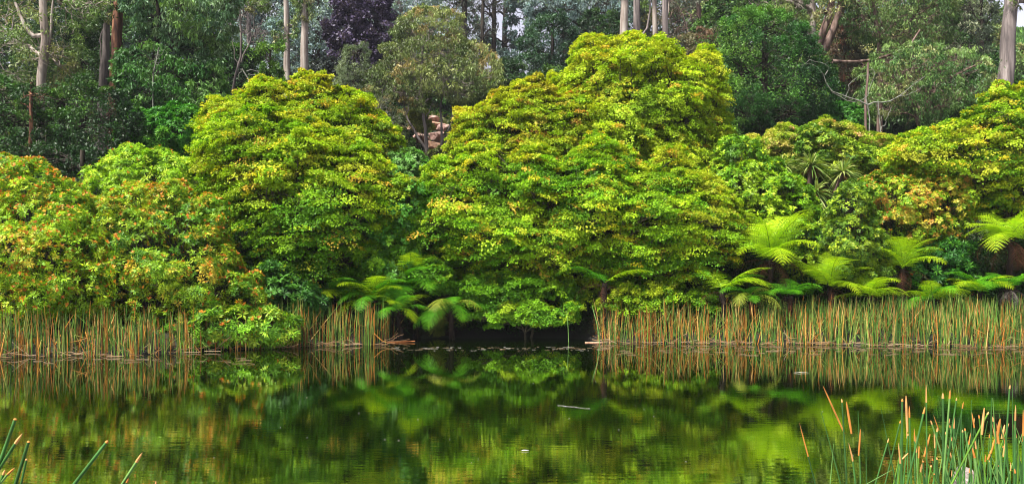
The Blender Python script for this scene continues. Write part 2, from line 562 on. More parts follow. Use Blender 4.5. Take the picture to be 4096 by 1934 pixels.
cr = N.new("ShaderNodeValToRGB"); e = cr.color_ramp.elements
e[0].position = .35; e[0].color = (.004, .0035, .002, 1); e[1].position = .7; e[1].color = (.022, .03, .009, 1)
k = e.new(.5); k.color = (.009, .008, .004, 1)
L.new(nz.outputs[0], cr.inputs[0]); L.new(cr.outputs[0], p.inputs['Base Color'])
bp = N.new("ShaderNodeBump"); bp.inputs['Strength'].default_value = .8; nz2 = N.new("ShaderNodeTexNoise"); nz2.inputs['Scale'].default_value = 6; nz2.inputs['Detail'].default_value = 6
L.new(tc.outputs['Object'], nz2.inputs['Vector']); L.new(nz2.outputs[0], bp.inputs['Height']); L.new(bp.outputs[0], p.inputs['Normal'])
L.new(p.outputs[0], out.inputs[0])
tag(mesh_from("ground", V, Q, mg, smooth=True), kind='structure')

mw, t = new_mat("pond_water")
N = t.nodes; L = t.links
out = N.new("ShaderNodeOutputMaterial"); p = N.new("ShaderNodeBsdfPrincipled")
p.inputs['Base Color'].default_value = (.002, .005, .0003, 1)
p.inputs['IOR'].default_value = 6.0
p.inputs['Specular IOR Level'].default_value = .6
tc = N.new("ShaderNodeTexCoord")
# calm near the far bank, a breath of wind over the middle of the pond
sx = N.new("ShaderNodeSeparateXYZ"); L.new(tc.outputs['Object'], sx.inputs[0])
mr = N.new("ShaderNodeMapRange"); mr.inputs[1].default_value = 9; mr.inputs[2].default_value = 15.0
mr.inputs[3].default_value = 1.0; mr.inputs[4].default_value = .08; mr.interpolation_type = 'SMOOTHSTEP'
L.new(sx.outputs['Y'], mr.inputs[0])
mp = N.new("ShaderNodeMapping"); mp.inputs['Scale'].default_value = (1.6, 9.0, 1)
L.new(tc.outputs['Object'], mp.inputs[0])
n1 = N.new("ShaderNodeTexNoise"); n1.inputs['Scale'].default_value = 1.5; n1.inputs['Detail'].default_value = 3
L.new(mp.outputs[0], n1.inputs['Vector'])
mp2 = N.new("ShaderNodeMapping"); mp2.inputs['Scale'].default_value = (6, 26.0, 1)
L.new(tc.outputs['Object'], mp2.inputs[0])
n2 = N.new("ShaderNodeTexNoise"); n2.inputs['Scale'].default_value = 1.0; n2.inputs['Detail'].default_value = 2
L.new(mp2.outputs[0], n2.inputs['Vector'])
# patches of fine ripples
n3 = N.new("ShaderNodeTexNoise"); n3.inputs['Scale'].default_value = .45; n3.inputs['Detail'].default_value = 2
mp3 = N.new("ShaderNodeMapping"); mp3.inputs['Scale'].default_value = (1, 2.5, 1)
L.new(tc.outputs['Object'], mp3.inputs[0]); L.new(mp3.outputs[0], n3.inputs['Vector'])
mr3 = N.new("ShaderNodeMapRange"); mr3.inputs[1].default_value = .56; mr3.inputs[2].default_value = .68; mr3.inputs[3].default_value = .0; mr3.inputs[4].default_value = 1
L.new(n3.outputs[0], mr3.inputs[0])
mm = N.new("ShaderNodeMath"); mm.operation = 'MULTIPLY'; L.new(n2.outputs[0], mm.inputs[0]); L.new(mr3.outputs[0], mm.inputs[1])
ad = N.new("ShaderNodeMath"); ad.operation = 'MULTIPLY_ADD'; L.new(n1.outputs[0], ad.inputs[0]); ad.inputs[1].default_value = .9; L.new(mm.outputs[0], ad.inputs[2])
bs = N.new("ShaderNodeMath"); bs.operation = 'MULTIPLY'; bs.inputs[1].default_value = .036; L.new(mr.outputs[0], bs.inputs[0])
bp = N.new("ShaderNodeBump"); bp.inputs['Distance'].default_value = .02
L.new(bs.outputs[0], bp.inputs['Strength']); L.new(ad.outputs[0], bp.inputs['Height']); L.new(bp.outputs[0], p.inputs['Normal'])
rg = N.new("ShaderNodeMath"); rg.operation = 'MULTIPLY_ADD'; L.new(mr.outputs[0], rg.inputs[0]); rg.inputs[1].default_value = .012; rg.inputs[2].default_value = .008
L.new(rg.outputs[0], p.inputs['Roughness'])
L.new(p.outputs[0], out.inputs[0])
WV = np.array([[-160, -30, 0], [160, -30, 0], [160, 30, 0], [-160, 30, 0]], float)
# clip the water sheet just inside the far bank
wx = np.linspace(-160, 160, 400); wy = shore(wx) + .6
WV = np.concatenate([np.stack([wx, np.full_like(wx, -30), wx * 0], 1), np.stack([wx, wy, wx * 0], 1)])
m = len(wx); i = np.arange(m - 1)
WQ = np.stack([i, i + 1, m + i + 1, m + i], -1)
tag(mesh_from("water", WV, WQ, mw), kind='structure')

# ------------------------------------------------------------------ colours (albedo)
LIME = [(.22, .34, .012), (.34, .42, .018), (.42, .43, .03)]
GRN = (.10, .22, .010)
MID = (.05, .13, .012)
YEL = (.50, .42, .035)
ORG = [(.52, .26, .04), (.55, .34, .06), (.46, .40, .05)]
DEEP = (.02, .06, .012)

# ------------------------------------------------------------------ plant makers
def base_of(px, py, D):
    x = (px - CX) / F * D
    return np.array([x, D, float(gz(x, D))])

def maple(poly, D, T, R, n, seed, label, base_px, pal, wts, sprays=10, per=66, tip=None, tipp=.1, r0=.13, K=8, front=.74, lean=0,
          cat="maple tree", L=.046, tiltk=.36, flat=.09, name="maple_tree", fork_up=.9, bark=None, spacing=.5, group=None):
    C, O, R_ = lumps_in(poly, D, T, R * .84, int(n * 2.0), seed, front, spacing, flat=.30, lean=lean, thin=.68, rough=.25)
    b = base_of(base_px, 0, D + lean * .2)
    root = empty(name, b, label, cat, group)
    fork = b + np.array([(RNG.random() - .5) * .3, 0, fork_up])
    V, Q = branches(b - np.array([0, 0, .2]), fork, C, R_, seed + 9, K=K, r0=r0, twigs=4, tw=.007)
    mesh_from("trunk", V, Q, bark or BMAPLE, root, smooth=True)
    V, Q, c = crown_maple(C, O, R_, pal, wts, seed + 3, sprays, per, L, tiltk, tip, tipp, flat)
    mesh_from("crown", V, Q, MLEAF, root, c)
    return root

def shrub(polys, D, T, R, n, seed, label, base_px, pal, wts, nodes=26, per=9, L=.13, Wk=.27, accent=None, accp=0, mat=None,
          cat="shrub", name="rhododendron_shrub", front=.7, lean=0, squash=.8, r0=.05, spacing=.6, group=None, accname="new_leaves"):
    C, O, R_ = lumps_in(polys, D, T, R * .78, int(n * 1.7), seed, front, spacing, lean=lean, rough=.22)
    b = base_of(base_px, 0, D)
    root = empty(name, b, label, cat, group)
    V, Q = branches(b - np.array([0, 0, .2]), b + np.array([0, 0, .3]), C, R_, seed + 9, K=6, r0=r0, twigs=3, tw=.005)
    mesh_from("stems", V, Q, BDARK, root, smooth=True)
    (V, Q, c), acc = crown_rosette(C, O, R_, pal, wts, seed + 3, nodes, per, L, Wk, squash, accent, accp)
    mesh_from("foliage", V, Q, mat or MGLOSS, root, c)
    if acc is not None:
        mesh_from(accname, acc[0], acc[1], mat or MGLOSS, root, acc[2])
    return root

def tree(poly, D, T, R, n, seed, label, trunk, tr, pal, wts, bark, per=160, L=.16, Wk=.22, hang=1., name="gum_tree", cat="gum tree",
         front=.6, squash=.9, K=6, extra_stems=(), lean=0, mat=None, group=None, shell=.55, twigs=4, tw=.008, down=True, spacing=.55, dcr=0.0):
    """forest tree: trunk as pixel path at depth D (top..bottom or bottom..top), crown from an outline"""
    C, O, R_ = lumps_in(poly, D + dcr, T, R, n, seed, front, spacing, lean=lean, rough=.27)
    r = np.random.default_rng(seed + 77)
    tp = [W(x, y, D) for x, y in trunk]
    b = tp[-1].copy()
    gb = np.array([b[0], D, float(gz(b[0], D))])
    root = empty(name, gb, label, cat, group)
    path = tp + [gb - np.array([0, 0, .2])] if gb[2] < b[2] else tp
    path = np.array(path)
    # resample
    seg = np.r_[0, np.cumsum(np.linalg.norm(np.diff(path, axis=0), axis=1))]
    tt = np.linspace(0, seg[-1], 14)
    P = np.stack([np.interp(tt, seg, path[:, i]) for i in range(3)], 1)
    P[1:-1] += r.normal(0, .015 * tr * 6, (12, 3))
    rad = np.interp(tt, [0, seg[-1]], [tr * .6, tr * 1.15])
    items = [tubes(P[None], rad[None], 10)]
    for st in extra_stems:
        pts = np.array([W(x, y, D) for x, y in st[0]])
        s2 = np.r_[0, np.cumsum(np.linalg.norm(np.diff(pts, axis=0), axis=1))]
        t2 = np.linspace(0, s2[-1], 10)
        P2 = np.stack([np.interp(t2, s2, pts[:, i]) for i in range(3)], 1)
        P2[1:-1] += r.normal(0, .02, (8, 3))
        items.append(tubes(P2[None], np.linspace(st[1], st[2], 10)[None], 7))
    if len(C):
        # limbs from the upper half of the trunk to each lump, through a few nodes
        K = min(K, len(C))
        cen = C[r.choice(len(C), K, replace=False)]
        for _ in range(5):
            a = ((C[:, None] - cen[None]) ** 2).sum(2).argmin(1)
            for j in range(K):
                if (a == j).any(): cen[j] = C[a == j].mean(0)
        s = np.zeros((K, 3))
        for j in range(K):
            want = cen[j, 2] - .35 * np.linalg.norm(cen[j, :2] - P[:, :2].mean(0))
            q = np.argmin(np.abs(P[:, 2] - want)); s[j] = P[q]
        e = cen * .75 + s * .25
        ML = curve(s, e, 7, np.stack([np.zeros(K), np.zeros(K), .2 * np.linalg.norm(e - s, axis=1)], 1), r, .05)
        items.append(tubes(ML, np.linspace(.45, .16, 7)[None] * np.full((K, 1), tr), 6))
        st = ML[a, r.integers(2, 7, len(C))]
        BL = curve(st, C, 6, r.normal(0, .12, (len(C), 3)) * np.linalg.norm(C - st, axis=1)[:, None], r, .05)
        items.append(tubes(BL, np.linspace(1, .35, 6)[None] * np.full((len(C), 1), max(tr * .14, .012)), 4))
        if twigs:
            i = np.repeat(np.arange(len(C)), twigs)
            stt = BL[i, r.integers(3, 6, len(i))]
            d = nrm(r.normal(0, 1, (len(i), 3)))
            TL = curve(stt, stt + d * (R_[i] * 1.0)[:, None], 4, d * 0, r, .08)
            items.append(tubes(TL, np.linspace(1.2, .5, 4)[None] * np.full((len(i), 1), tw), 3))
    V, Q = cat_vq(items)
    mesh_from("trunk", V, Q, bark, root, smooth=True)
    if len(C):
        V, Q, c = crown_hang(C, O, R_, pal, wts, seed + 3, per, L, Wk, hang, squash, shell)
        mesh_from("crown", V, Q, mat or MGUM, root, c)
    return root

YLW = [(.50, .46, .02), (.48, .40, .02), (.52, .34, .04)]
# ------------------------------------------------------------------ the maples across the pond
MP = [(.09, .23, .008), (.18, .34, .010), (.29, .42, .014), (.39, .44, .025)]
maple([(800, 650), (800, 560), (860, 500), (930, 450), (990, 420), (1100, 400), (1200, 450), (1300, 500), (1420, 560), (1500, 590), (1580, 620), (1510, 660), (1630, 710), (1650, 760), (1560, 790), (1620, 840), (1520, 870), (1570, 930), (1470, 950), (1520, 1010),
       (1420, 1040), (1490, 1100), (1400, 1120), (1450, 1190), (1330, 1245), (1240, 1200), (1160, 1240), (1080, 1170), (960, 1140), (990, 1080), (870, 1050), (930, 980), (840, 920), (880, 860), (780, 800), (840, 720)], 19.6, 1.6, .62, 230, 11,
      "spreading yellow green maple between the orange budded shrubs and the largest maple",
      1190, MP, [.2, .36, .33, .11], tip=YLW, tipp=.06, group="maples along the far bank")
maple([(800, 520), (820, 430), (900, 385), (1010, 370), (1030, 305), (1130, 325), (1200, 285), (1290, 280), (1370, 335), (1440, 355), (1490, 420), (1580, 500),
       (1590, 570), (1550, 660), (1300, 640), (1000, 600)], 21.8, 1.5, .55, 130, 12,
      "smaller yellow tipped maple rising behind the spreading maple, below the two straight pale trunks",
      1240, [(.15, .27, .010), (.25, .38, .012), (.34, .43, .016), (.42, .43, .025)], [.2, .34, .32, .14], tip=YLW, tipp=.08, group="maples along the far bank")
maple([(1510, 1030), (1540, 920), (1620, 860), (1690, 780), (1700, 670), (1800, 640), (1900, 560), (2000, 640), (2140, 560), (2280, 640), (2420, 540), (2560, 660), (2700, 570), (2800, 690), (2870, 740),
       (2950, 800), (2990, 940), (2960, 1040), (2890, 1130), (2830, 1210), (2720, 1225), (2600, 1150), (2480, 1140), (2380, 1120), (2300, 1180),
       (2080, 1180), (1900, 1140), (1880, 1080), (1720, 1060), (1600, 1040)], 20.6, 2.0, .62, 420, 13,
      "largest lime green maple, low and wide, reaching over the dark gap in the bank",
      2250, MP, [.24, .36, .30, .10], tip=YLW, tipp=.08, r0=.17, K=11, group="maples along the far bank")
maple([(2190, 700), (2190, 500), (2180, 370), (2200, 290), (2270, 270), (2300, 190), (2400, 150), (2480, 140), (2620, 150), (2700, 190), (2790, 210),
       (2880, 270), (2900, 370), (2870, 430), (2900, 520), (2980, 640), (3010, 760), (2700, 800), (2400, 780)], 23.6, 2.1, .6, 330, 14,
      "tall rounded maple of bright lime leaves in front of the clustered grey trunks",
      2540, [(.18, .31, .010), (.28, .41, .014), (.36, .46, .018), (.42, .46, .025)], [.2, .34, .28, .18], tip=YLW, tipp=.07, r0=.15, K=10, tiltk=.6,
      group="maples along the far bank", flat=.4)
maple([(1800, 700), (1790, 560), (1840, 480), (1840, 430), (1920, 410), (2050, 350), (2190, 330), (2330, 360), (2400, 480), (2420, 640), (2300, 760),
       (2050, 760), (1900, 720)], 22.3, 1.7, .58, 190, 15,
      "maple with orange tinged new leaves in the left shoulder of the tall rounded maple",
      2080, [(.18, .30, .010), (.28, .38, .014), (.37, .42, .018), (.43, .39, .03)], [.22, .34, .28, .16], tip=ORG, tipp=.06, r0=.12, group="maples along the far bank")
# low branch that hangs over the water in the dark gap
maple([(1850, 1285), (1900, 1245), (1990, 1235), (2080, 1218), (2200, 1222), (2330, 1270), (2260, 1282), (2160, 1286), (2080, 1290), (1990, 1300)], 19.0, .55, .36, 44, 16,
      "low flat maple spray hanging just above the water in the dark gap",
      2080, [(.09, .23, .010), (.16, .33, .012), (.30, .42, .02)], [.4, .4, .2], sprays=7, per=70, r0=.03, K=4, tiltk=.5, flat=.15, front=.5,
      name="maple_sapling", fork_up=.5, group="maples along the far bank")
# right side
maple([(3580, 640), (3600, 560), (3700, 520), (3800, 470), (3890, 430), (3950, 370), (4010, 330), (4110, 310), (4330, 330), (4360, 800), (4150, 860),
       (4010, 870), (3900, 830), (3880, 740), (3760, 700), (3640, 700)], 20.6, 1.8, .62, 210, 17,
      "golden green maple climbing the slope below the massive grey trunk at the right edge",
      4110, [(.11, .24, .010), (.21, .35, .012), (.31, .42, .016), (.40, .43, .025)], [.25, .3, .25, .2], tip=YLW, tipp=.07, group="maples along the far bank")
maple([(2980, 620), (2990, 540), (3080, 520), (3160, 500), (3250, 490), (3330, 500), (3440, 510), (3560, 540), (3620, 600), (3560, 700), (3480, 740), (3350, 700),
       (3180, 680), (3060, 660)], 25.5, 1.6, .55, 150, 18,
      "pale pink tipped olive maple on the slope above the spiky cabbage tree",
      3200, [(.12, .23, .012), (.22, .34, .016), (.32, .40, .03), (.42, .40, .07)], [.3, .34, .24, .12], tip=[(.55, .32, .16), (.5, .4, .12)], tipp=.12,
      tiltk=.6, group="maples along the far bank")

# ------------------------------------------------------------------ rhododendrons and other shrubs
ORB = [(.60, .22, .02), (.62, .30, .03), (.46, .14, .02)]
shrub([(-160, 620), (0, 640), (110, 655), (200, 690), (260, 730), (330, 820), (380, 900), (420, 1010), (420, 1180), (380, 1260), (200, 1300), (-160, 1300)],
      17.0, 1.7, .55, 190, 31, "big lime green rhododendron dotted with orange buds at the left edge, behind the reeds",
      120, [(.12, .26, .008), (.22, .40, .010), (.33, .48, .014), (.46, .38, .025)], [.24, .38, .30, .08], nodes=44, L=.088, accent=ORB, accp=.27, lean=1.2)
shrub([(360, 900), (360, 730), (400, 690), (430, 640), (500, 600), (545, 585), (620, 605), (680, 630), (740, 650), (800, 720), (830, 820), (820, 940)],
      21.0, 1.2, .5, 95, 32, "pure lime green rhododendron without buds, its rounded top below the dark forest",
      600, [(.16, .33, .010), (.26, .46, .014), (.38, .52, .022)], [.3, .4, .3], nodes=42, L=.09, accent=ORB, accp=.02)
shrub([(300, 870), (330, 790), (480, 770), (600, 760), (720, 740), (820, 790), (880, 870), (900, 1000), (960, 1100), (1040, 1180), (1060, 1250), (980, 1300),
       (800, 1350), (600, 1310), (380, 1280), (330, 1150), (290, 1000)],
      17.4, 1.3, .5, 185, 33, "olive green rhododendron thick with orange buds, beside the spreading maple",
      690, [(.07, .19, .008), (.16, .30, .010), (.29, .40, .014), (.44, .34, .025)], [.26, .36, .29, .09], nodes=44, L=.088, accent=ORB, accp=.30, lean=.6)
shrub([(660, 1390), (690, 1310), (760, 1260), (900, 1245), (1000, 1255), (1100, 1260), (1185, 1280), (1170, 1340), (1060, 1360), (960, 1370), (880, 1390)],
      16.9, .6, .33, 80, 34, "low bright green rhododendron leaning over the waterline between two beds of reeds",
      980, [(.08, .20, .010), (.14, .30, .012), (.25, .36, .02)], [.35, .4, .25], nodes=30, L=.12, accent=ORB, accp=.05)
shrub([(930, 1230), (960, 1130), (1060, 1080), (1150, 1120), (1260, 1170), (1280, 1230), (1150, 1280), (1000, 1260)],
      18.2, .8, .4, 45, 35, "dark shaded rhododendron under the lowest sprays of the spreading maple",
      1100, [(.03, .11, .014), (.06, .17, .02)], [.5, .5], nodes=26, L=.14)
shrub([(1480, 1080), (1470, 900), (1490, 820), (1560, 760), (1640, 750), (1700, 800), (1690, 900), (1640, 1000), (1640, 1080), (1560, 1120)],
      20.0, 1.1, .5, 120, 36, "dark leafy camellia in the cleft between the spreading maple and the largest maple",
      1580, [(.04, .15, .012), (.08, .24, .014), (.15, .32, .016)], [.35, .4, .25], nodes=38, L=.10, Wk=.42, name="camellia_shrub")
shrub([(1510, 760), (1520, 660), (1560, 620), (1640, 600), (1700, 640), (1710, 740), (1640, 790)],
      26, .9, .42, 50, 37, "pale blue green bush below the pink boulders",
      1610, [(.12, .26, .05), (.18, .36, .09), (.10, .30, .03)], [.4, .3, .3], nodes=30, L=.1, name="garden_bush", Wk=.35)
shrub([(1540, 1000), (1560, 900), (1600, 780), (1660, 720), (1720, 760), (1700, 900), (1640, 1000)],
      20.7, .7, .42, 60, 38, "thin olive bush with red tips against the left side of the largest maple",
      1620, [(.16, .22, .014), (.26, .30, .02), (.40, .24, .05)], [.4, .4, .2], nodes=24, L=.09, accent=[(.5, .07, .04)], accp=.04, name="garden_bush", Wk=.4)
shrub([(2860, 800), (2890, 640), (2930, 560), (3020, 580), (3110, 650), (3180, 720), (3260, 820), (3300, 930), (3310, 1040), (3250, 1120), (3140, 1080), (3060, 960),
       (2980, 900)], 20.9, 1.3, .5, 190, 39, "bright spring green camellia spilling down the slope on the right side of the largest maple",
      3120, [(.08, .20, .008), (.15, .31, .010), (.25, .40, .012), (.34, .45, .018)], [.25, .35, .25, .15], nodes=34, L=.105, Wk=.34, lean=.8, name="camellia_shrub")
shrub([(3290, 1110), (3280, 980), (3300, 860), (3360, 770), (3420, 730), (3470, 760), (3500, 850), (3510, 940), (3560, 1000), (3580, 1080), (3500, 1130), (3380, 1140)],
      19.3, .9, .42, 110, 40, "upright small leaved olive green bush standing between the camellia and the orange leaved shrub",
      3430, [(.05, .12, .010), (.10, .20, .012), (.20, .30, .014), (.30, .40, .02)], [.3, .35, .2, .15], nodes=46, per=8, L=.06, Wk=.42, name="pittosporum_bush")
shrub([(3440, 900), (3450, 780), (3480, 720), (3560, 680), (3680, 670), (3800, 700), (3870, 760), (3880, 860), (3850, 960), (3760, 1020), (3640, 1020), (3540, 970)],
      20.2, 1.2, .48, 130, 41, "orange leaved azalea mottled with lime, above the central tree ferns of the right bank",
      3640, [(.12, .26, .010), (.24, .38, .014), (.38, .34, .03), (.46, .25, .04)], [.26, .32, .26, .16], nodes=46, L=.07, Wk=.42, accent=ORB, accp=.12, name="azalea_shrub")
shrub([(3560, 700), (3560, 600), (3640, 550), (3740, 540), (3840, 580), (3870, 660), (3830, 730), (3700, 720)],
      22.3, 1.0, .48, 70, 42, "brilliant yellow green shrub behind the orange leaved azalea",
      3720, [(.22, .42, .010), (.34, .54, .014), (.44, .56, .03)], [.3, .4, .3], nodes=32, L=.1, Wk=.36, name="azalea_shrub")
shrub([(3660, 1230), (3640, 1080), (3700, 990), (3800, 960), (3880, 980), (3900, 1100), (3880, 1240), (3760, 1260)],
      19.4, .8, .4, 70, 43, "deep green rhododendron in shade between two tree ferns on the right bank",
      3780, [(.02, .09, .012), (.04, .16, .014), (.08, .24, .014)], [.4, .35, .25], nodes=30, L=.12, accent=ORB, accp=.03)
shrub([(3060, 560), (3100, 500), (3220, 450), (3330, 430), (3440, 470), (3450, 530), (3300, 560)],
      30, 1.2, .5, 60, 44, "deep green laurel under the bleached branches on the right slope",
      3250, [(.03, .13, .012), (.06, .2, .02)], [.5, .5], nodes=30, L=.13, Wk=.4, name="laurel_shrub")
shrub([(760, 690), (700, 560), (760, 470), (880, 440), (960, 430), (900, 560), (860, 700)],
      27, 1.1, .5, 60, 45, "mid green glossy laurel at the foot of the drooping gum",
      830, [(.03, .14, .012), (.06, .22, .016)], [.5, .5], nodes=30, L=.12, Wk=.4, name="laurel_shrub")
shrub([(470, 640), (480, 520), (560, 450), (700, 420), (780, 470), (800, 560), (780, 660), (640, 700)],
      26, 1.2, .5, 100, 46, "fresh green long leaved laurel behind the pure lime rhododendron",
      640, [(.03, .15, .010), (.06, .24, .014), (.12, .32, .016)], [.4, .35, .25], nodes=32, L=.14, Wk=.24, name="laurel_shrub")

# ------------------------------------------------------------------ tree ferns
def frond_mesh(seed, n=16, droop=.75, width=.30, colA=(.16, .40, .010), colB=(.30, .52, .02), mat=MFERN, hang=.0, dead=False):
    """unit-length frond, rachis along +X arching in Z"""
    r = np.random.default_rng(seed)
    t = np.linspace(.0, 1, 60)
    ang = .35 - droop * 1.7 * t ** 1.3
    ds = 1 / 59
    px_ = np.r_[0, np.cumsum(np.cos(ang[:-1]) * ds)]; pz = np.r_[0, np.cumsum(np.sin(ang[:-1]) * ds)]
    def at(tt):
        return np.stack([np.interp(tt, t, px_), np.zeros_like(tt), np.interp(tt, t, pz)], -1)
    items, cols = [], []
    P = at(np.linspace(0, 1, 14))[None]
    v, q = tubes(P, np.linspace(.007, .0025, 14)[None], 4)
    items.append((v, q)); cols.append(np.tile(np.array(colA) * (.5 if not dead else .8), (len(v), 1)))
    tp = np.linspace(.10, .99, n)
    base = at(tp); tan = nrm(at(np.clip(tp + .02, 0, 1)) - at(tp - .02))
    ell = width * (np.sin(pi * np.clip(tp * .80 + .17, 0, 1)) ** .8) * (1 - .55 * tp ** 6)
    for s in (-1, 1):
        e = ell * r.uniform(.9, 1.08, n) * (r.uniform(.3, 1, n) if dead else 1)
        fw = .38 + .35 * tp
        d = nrm(np.stack([np.zeros(n), np.full(n, float(s)), np.zeros(n)], -1) + tan * fw[:, None] + r.normal(0, .05, (n, 3)))
        up = nrm(np.cross(d, tan) * -s)
        m = 9
        u = np.linspace(.04, 1, m)
        # pinna midrib with droop
        dz = (.28 + hang) if not dead else .9
        mid = base[:, None] + d[:, None] * (e[:, None] * u)[..., None]
        mid[..., 2] -= dz * e[:, None] * u ** 2 * (r.uniform(.7, 1.3, (n, 1)) if dead else 1)
        du = nrm(d[:, None] - np.array([0, 0, 1.0]) * (dz * 2 * u)[None, :, None])
        for s2 in (-1, 1):
            plen = ((.02 if dead else .043) * width / .3) * (1 - u ** 2.2 * .85)[None] * (e / ell.max())[:, None] ** .5
            pd = nrm(np.cross(up[:, None] + 0 * du, du) * s2 + du * .45)
            pos = mid.reshape(-1, 3)
            w = (e[:, None] / m * 1.1 + 0 * u[None]).ravel()
            nn = np.repeat(up, m, 0) + r.normal(0, .12, (n * m, 3))
            v, q = leaves(pos, pd.reshape(-1, 3), nn, plen.ravel() * .8, w, .05)
            items.append((v, q))
            f = r.random((n, 1)) * .5 + .5 * tp[:, None] + 0 * u[None]
            c = np.array(colA) * (1 - f[..., None]) + np.array(colB) * f[..., None]
            c = c * r.uniform(.85, 1.15, (n, m, 1))
            cols.append(np.repeat(c.reshape(-1, 3), 4, 0))
    V, Q = cat_vq(items)
    o = mesh_from("frond", V, Q, mat, None, np.concatenate(cols))
    me = o.data
    bpy.data.objects.remove(o)
    return me

FR = {
 'lime': [frond_mesh(100 + i, droop=d, colA=(.19, .38, .005), colB=(.38, .50, .008)) for i, d in enumerate((.62, .85, 1.05))],
 'green': [frond_mesh(110 + i, droop=d, colA=(.04, .20, .006), colB=(.12, .34, .010)) for i, d in enumerate((.62, .85, 1.05))],  # darker copy of the lime frond, shade put into its colour
 'olive': [frond_mesh(120 + i, droop=d, colA=(.16, .24, .02), colB=(.30, .34, .04), hang=.3) for i, d in enumerate((1.0, 1.25))],
 'brown': [frond_mesh(130 + i, droop=d, colA=(.045, .016, .008), colB=(.12, .05, .025), mat=MDEAD, dead=True, width=.24) for i, d in enumerate((1.1, 1.4))],
 'grey': [frond_mesh(140 + i, n=20, droop=d, colA=(.12, .10, .09), colB=(.26, .22, .20), mat=MDEAD, dead=True, width=.3) for i, d in enumerate((1.2, 1.5))],
}

def fern(px, py, D, Lf, n, label, kinds=('lime',), seed=0, dead=0, elev=(.25, .9), deadkind='brown', az=None, rtr=.06, deadL=.8, cat="tree fern"):
    r = np.random.default_rng(seed)
    c = W(px, py, D)
    g = float(gz(c[0], D))
    g = min(g, c[2] - .1)
    root = empty("tree_fern", (c[0], D, g), label, cat, "tree ferns along the far bank")
    P = curve(np.array([[c[0] + .05, D + .1, g - .2]]), c[None], 8, np.array([[.05, 0, 0]]), r, .02)
    v, q = tubes(P, np.linspace(rtr * 1.3, rtr, 8)[None], 9)
    # persistent frond stubs
    m = 60
    zz = r.uniform(0, 1, m); pp = P[0][(zz * 7).astype(int)] * (1 - (zz * 7 % 1))[:, None] + P[0][np.minimum((zz * 7).astype(int) + 1, 7)] * (zz * 7 % 1)[:, None]
    a = r.uniform(0, 6.28, m)
    e = pp + np.stack([np.cos(a) * .16, np.sin(a) * .16, r.uniform(-.05, .14, m)], 1)
    v2, q2 = tubes(curve(pp, e, 3, e * 0, r, 0), np.full((m, 3), .012), 3)
    V, Q = cat_vq([(v, q), (v2, q2)])
    mesh_from("trunk", V, Q, BFERN, root)
    azs = np.arange(n) / n * 2 * pi + r.normal(0, .12, n) + r.uniform(0, 1) if az is None else np.radians(np.array(az, float))
    for i, a_ in enumerate(azs):
        k = kinds[i % len(kinds)]
        o = bpy.data.objects.new("frond", FR[k][r.integers(0, len(FR[k]))])
        COL.objects.link(o); o.parent = root
        o.location = (0, 0, c[2] - g)
        el = r.uniform(*elev)
        # +X of the frond towards azimuth a_, raised by el
        o.rotation_euler = (r.normal(0, .12), -el, a_)
        s = Lf * r.uniform(.85, 1.12)
        o.scale = (s, s, s)
    for i in range(dead):
        o = bpy.data.objects.new("dead_frond", FR[deadkind][i % 2])
        COL.objects.link(o); o.parent = root
        o.location = (0, 0, c[2] - g - .06)
        o.rotation_euler = (r.normal(0, .3), r.uniform(.0, .9), i / dead * 2 * pi + r.normal(0, .3))
        s = Lf * deadL * r.uniform(.7, 1.1)
        o.scale = (s, s, s)
        if i == 0: o['label'] = "withered frond hanging under the crown"
    return root

fern(3610, 1075, 18.9, 1.25, 12, "tree fern with a V of upright fronds below the orange leaved azalea", ('lime',), 51, dead=7, elev=(.35, 1.05),
     az=[70, 110, 150, 195, 232, 262, 290, 318, 350, 15, 38, 130])
fern(3320, 1150, 18.7, 1.15, 14, "low bright tree fern between the big skirted fern and the one with upright V fronds", ('lime',), 52, dead=6, elev=(.2, 1.2))
fern(3080, 1040, 19.2, 1.5, 15, "big tree fern with a thick skirt of dead brown fronds, right of the largest maple", ('lime',), 53, dead=9, elev=(.2, 1.3))
fern(2890, 1160, 18.6, 1.2, 7, "lime tree fern arching right out of the largest maple, just above the reeds", ('lime', 'lime', 'lime', 'lime', 'green'), 54, dead=2,
     az=[-12, -26, -40, -3, 18, 100, 150], elev=(.3, .7))
fern(2420, 1130, 18.7, 1.25, 4, "tree fern with one long lime frond pointing right, at the dark gap", ('lime', 'lime', 'green', 'green'), 55, dead=4,
     az=[-24, -12, 170, 110], elev=(.25, .55))
fern(1650, 1150, 19.1, 1.25, 20, "broad shaded tree fern under the left side of the largest maple", ('green', 'green', 'lime'), 56, dead=3, elev=(-.35, 1.0))
fern(1500, 1200, 18.6, 1.15, 18, "bright tree fern arching over the end of the middle reed bed", ('lime', 'green'), 57, dead=1, elev=(-.3, .8))
fern(1800, 1225, 19.0, 1.1, 16, "tree fern with drooping fronds and a brown withered one, left of the dark gap", ('green', 'green', 'olive'), 58, dead=4, elev=(-.5, .5))
fern(1340, 1185, 18.9, 1.2, 10, "feathery green tree fern below the spreading maple, behind the middle reed bed", ('green', 'lime'), 59, elev=(-.2, .7))
fern(4030, 960, 18.9, 1.35, 13, "tall tree fern at the right edge with a shaggy dark skirt", ('lime',), 60, dead=10, elev=(.15, .9))
fern(3920, 1170, 18.4, 1.0, 11, "small leafy fern low on the bank left of the grey withered fronds", ('green', 'lime'), 61, dead=0, elev=(.2, .9))
fern(4040, 1150, 18.3, .75, 4, "collapsed grey fern of withered fronds at the right edge above the reeds", ('green',), 62, dead=9, deadkind='grey', elev=(.5, .9), deadL=1.0)
fern(3730, 1200, 18.4, .95, 10, "low shaded fern directly under the fern with the V of upright fronds", ('green', 'lime'), 63, elev=(.1, .8))
